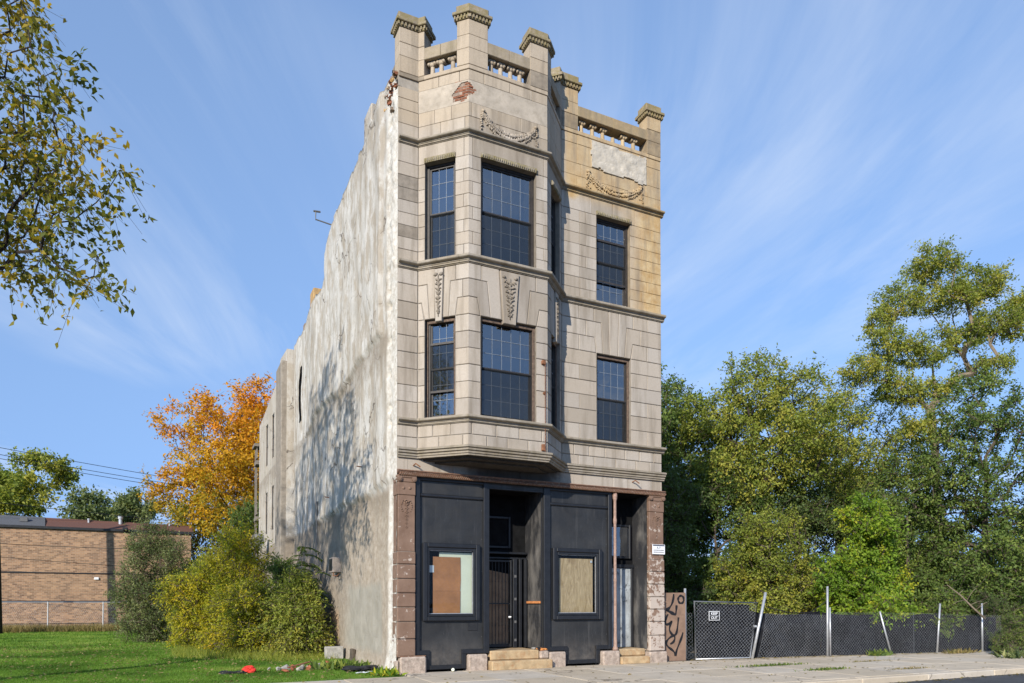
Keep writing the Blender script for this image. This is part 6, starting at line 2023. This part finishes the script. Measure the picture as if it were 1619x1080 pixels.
SD = thing('satellite_dish', 'grey satellite dish on a bracket at the rear of the side wall', 'dish', (-.3, 21.0, 4.0))
q = MB()
V = []; F = []
cx = Vector((-.55, -.2, .65)); ax = Vector((-.55, -.75, .32)).normalized()
e1 = ax.cross(Vector((0, 0, 1))).normalized(); e2 = ax.cross(e1)
for i in range(5):
    r = .42 * i / 4
    for j in range(20):
        t = 2 * math.pi * j / 20
        V.append(cx + (e1 * math.cos(t) + e2 * math.sin(t)) * r + ax * (.09 * (i / 4) ** 2))
for i in range(4):
    for j in range(20):
        F.append((i * 20 + j, i * 20 + (j + 1) % 20, (i + 1) * 20 + (j + 1) % 20, (i + 1) * 20 + j))
q.add(V, F)
q.build('reflector', 'dish', SD, True)
MB().tube([(0, 0, 0), (-.35, -.05, .15), tuple(cx)], .03, 6).build('bracket', 'galv', SD)
MB().tube([tuple(cx - e2 * -.38), tuple(cx + ax * .5 + e2 * .2)], .014, 5).tube([tuple(cx + ax * .46 + e2 * .2), tuple(cx + ax * .56 + e2 * .2)], .04, 6).build('feed_arm', 'galv', SD)

tag(bx('concrete_block', 'grey_rubble', None, -.62, -.10, 5.0, 5.25, -.05, .36, .02), 'pale concrete block at the foot of the plaster wall', 'block')
tag(MB().box(-.10, .0, 3.9, 4.25, -.05, .34, .02).build('timber_stump', 'bark', None), 'short brown timber stub beside the pale concrete block', 'timber')
def crumple(name, mat, label, cat, c, r, sq, seed):
    random.seed(seed)
    m = MB()
    for i in range(5):
        m.blob((random.uniform(-1, 1) * r * sq[0] * .7, random.uniform(-1, 1) * r * sq[1] * .7, r * sq[2] * random.uniform(.5, .9)), r * .6, .35, 2, sq)
    o = m.build(name, mat, None, False)
    o.location = c
    return tag(o, label, cat)
crumple('red_cloth', 'red_cloth', 'crumpled bright red cloth lying on the lawn', 'cloth', (-3.02, 1.75, -.02), .16, (1.1, .9, .75), 3)
crumple('black_cloth', 'black_cloth', 'black cloth lying beside the crumpled red cloth', 'cloth', (-3.40, 1.68, -.03), .16, (1.5, .9, .4), 4)
crumple('black_bag', 'black_cloth', 'torn black plastic bag at the foot of the wall', 'bag', (-.60, .95, -.02), .22, (1.7, .9, .45), 5)
random.seed(40)
rub = [('grey_rubble', 'grey concrete chunk', 9), ('orange_brick', 'broken orange brick', 6)]
ORD = ['first', 'second', 'third', 'fourth', 'fifth', 'sixth', 'seventh', 'eighth', 'ninth']
spots = [(-2.35, 1.9), (-2.15, 2.15), (-1.95, 2.3), (-1.75, 2.2), (-1.55, 2.5), (-2.05, 1.75), (-1.35, 2.3), (-2.55, 2.1), (-1.15, 2.7), (-1.85, 1.8), (-2.25, 1.45), (-1.65, 1.75), (-1.45, 2.0), (-.95, 3.1), (-1.9, 2.6)]
for i, (x_, y_) in enumerate(spots):
    orange = i in (2, 5, 10, 11, 13, 14)
    m = MB().blob((0, 0, 0), random.uniform(.05, .11), .35, 1, (1.3, 1.0, .6))
    o = m.build('brick_chunk' if orange else 'concrete_chunk', 'orange_brick' if orange else 'grey_rubble')
    o.location = (x_, y_, .03); o.rotation_euler = (random.random(), random.random(), random.random() * 3)
    same = sorted(q[0] for n, q in enumerate(spots) if (n in (2, 5, 10, 11, 13, 14)) == orange)
    tag(o, '%s %s from the left in the rubble on the lawn edge' % (ORD[same.index(x_)], 'broken orange brick' if orange else 'grey lump of concrete'), 'rubble', 'orange rubble' if orange else 'grey rubble')
bo = MB().box(-.34, .34, -.035, .035, -.012, .012, .004).build('broken_plank', 'rust')
bo.location = (-1.85, 2.0, .12); bo.rotation_euler = (.05, -.15, .5)
tag(bo, 'short broken rust-brown plank lying across the rubble heap', 'plank')
for i in range(9):
    m = MB().blob((0, 0, 0), random.uniform(.03, .06), .4, 1, (1.4, 1.0, .35))
    o = m.build('litter_scrap', 'paper')
    o.location = (-.75 + i * .065, random.uniform(-.5, .8), .0)
    tag(o, '%s pale scrap of litter from the left beside the plaster wall foot' % ORD[i], 'litter', 'litter scraps')

# litter on the doorstep, ball on the pavement
random.seed(9)
for i, (x_, z_, mt) in enumerate(((3.72, .47, 'black_cloth'), (3.60, .48, 'grey_rubble'), (3.80, .45, 'tape'), (3.92, .45, 'tape'), (3.70, .48, 'tape'))):
    m = MB().blob((0, 0, 0), random.uniform(.05, .085), .4, 1, (1.5, 1.0, .6))
    o = m.build('doorstep_litter', mt)
    o.location = (x_, -.02 + .05 * (i % 2), z_)
    tag(o, {'black_cloth': 'black rag on the right end of the entrance step', 'grey_rubble': 'grey crumpled scrap on the entrance step', 'tape': 'orange scrap of litter at the right of entrance step'}[mt], 'litter', 'litter on the doorstep' if mt == 'tape' else None)
o = MB().blob((0, 0, 0), .042, 0, 2).build('tennis_ball', 'pale_board', None, True)
o.location = (1.36, -.12, .04)
tag(o, 'small pale ball on pavement below the left black panel', 'ball')

# fallen autumn leaves on the lawn, the pavement and in the gutter
def fallen():
    r2 = np.random.default_rng(90)
    A = np.stack([r2.uniform(-12, -.3, 3200), r2.uniform(-.7, 16, 3200), np.full(3200, .05)], 1)
    Bq = np.stack([r2.uniform(-3, 21, 260), r2.uniform(-5.1, -.2, 260), np.full(260, .008)], 1)
    Cq = np.stack([r2.uniform(5, 20, 240), -5.45 - np.abs(r2.normal(0, .16, 240)), np.full(240, -.13)], 1)
    Dq = np.stack([r2.uniform(8.6, 20.5, 300), r2.normal(0, .08, 300), np.full(300, .012)], 1)
    Dq[:, 1] += .15 - (Dq[:, 0] - 8) * .1125 - .12
    P = np.concatenate([A, Bq, Cq, Dq])
    P = P[~((P[:, 0] > -.2) & (P[:, 0] < 7.7) & (P[:, 1] > -.25))]
    n = len(P)
    a = r2.uniform(0, 2 * np.pi, n)
    D = np.stack([np.cos(a), np.sin(a), r2.normal(0, .15, n)], 1)
    L = r2.uniform(.05, .10, n)
    o = quads('fallen_leaves', leaf_quads(P, D, r2.normal(0, .3, (n, 3)) + np.array([0, 0, 1.]), L, L * .6), n, r2.uniform(.3, 1, n), 'straw')
    o['label'] = 'dry fallen leaves scattered over lawn, pavement and gutter'; o['category'] = 'leaves'
    stuff(o)
fallen()
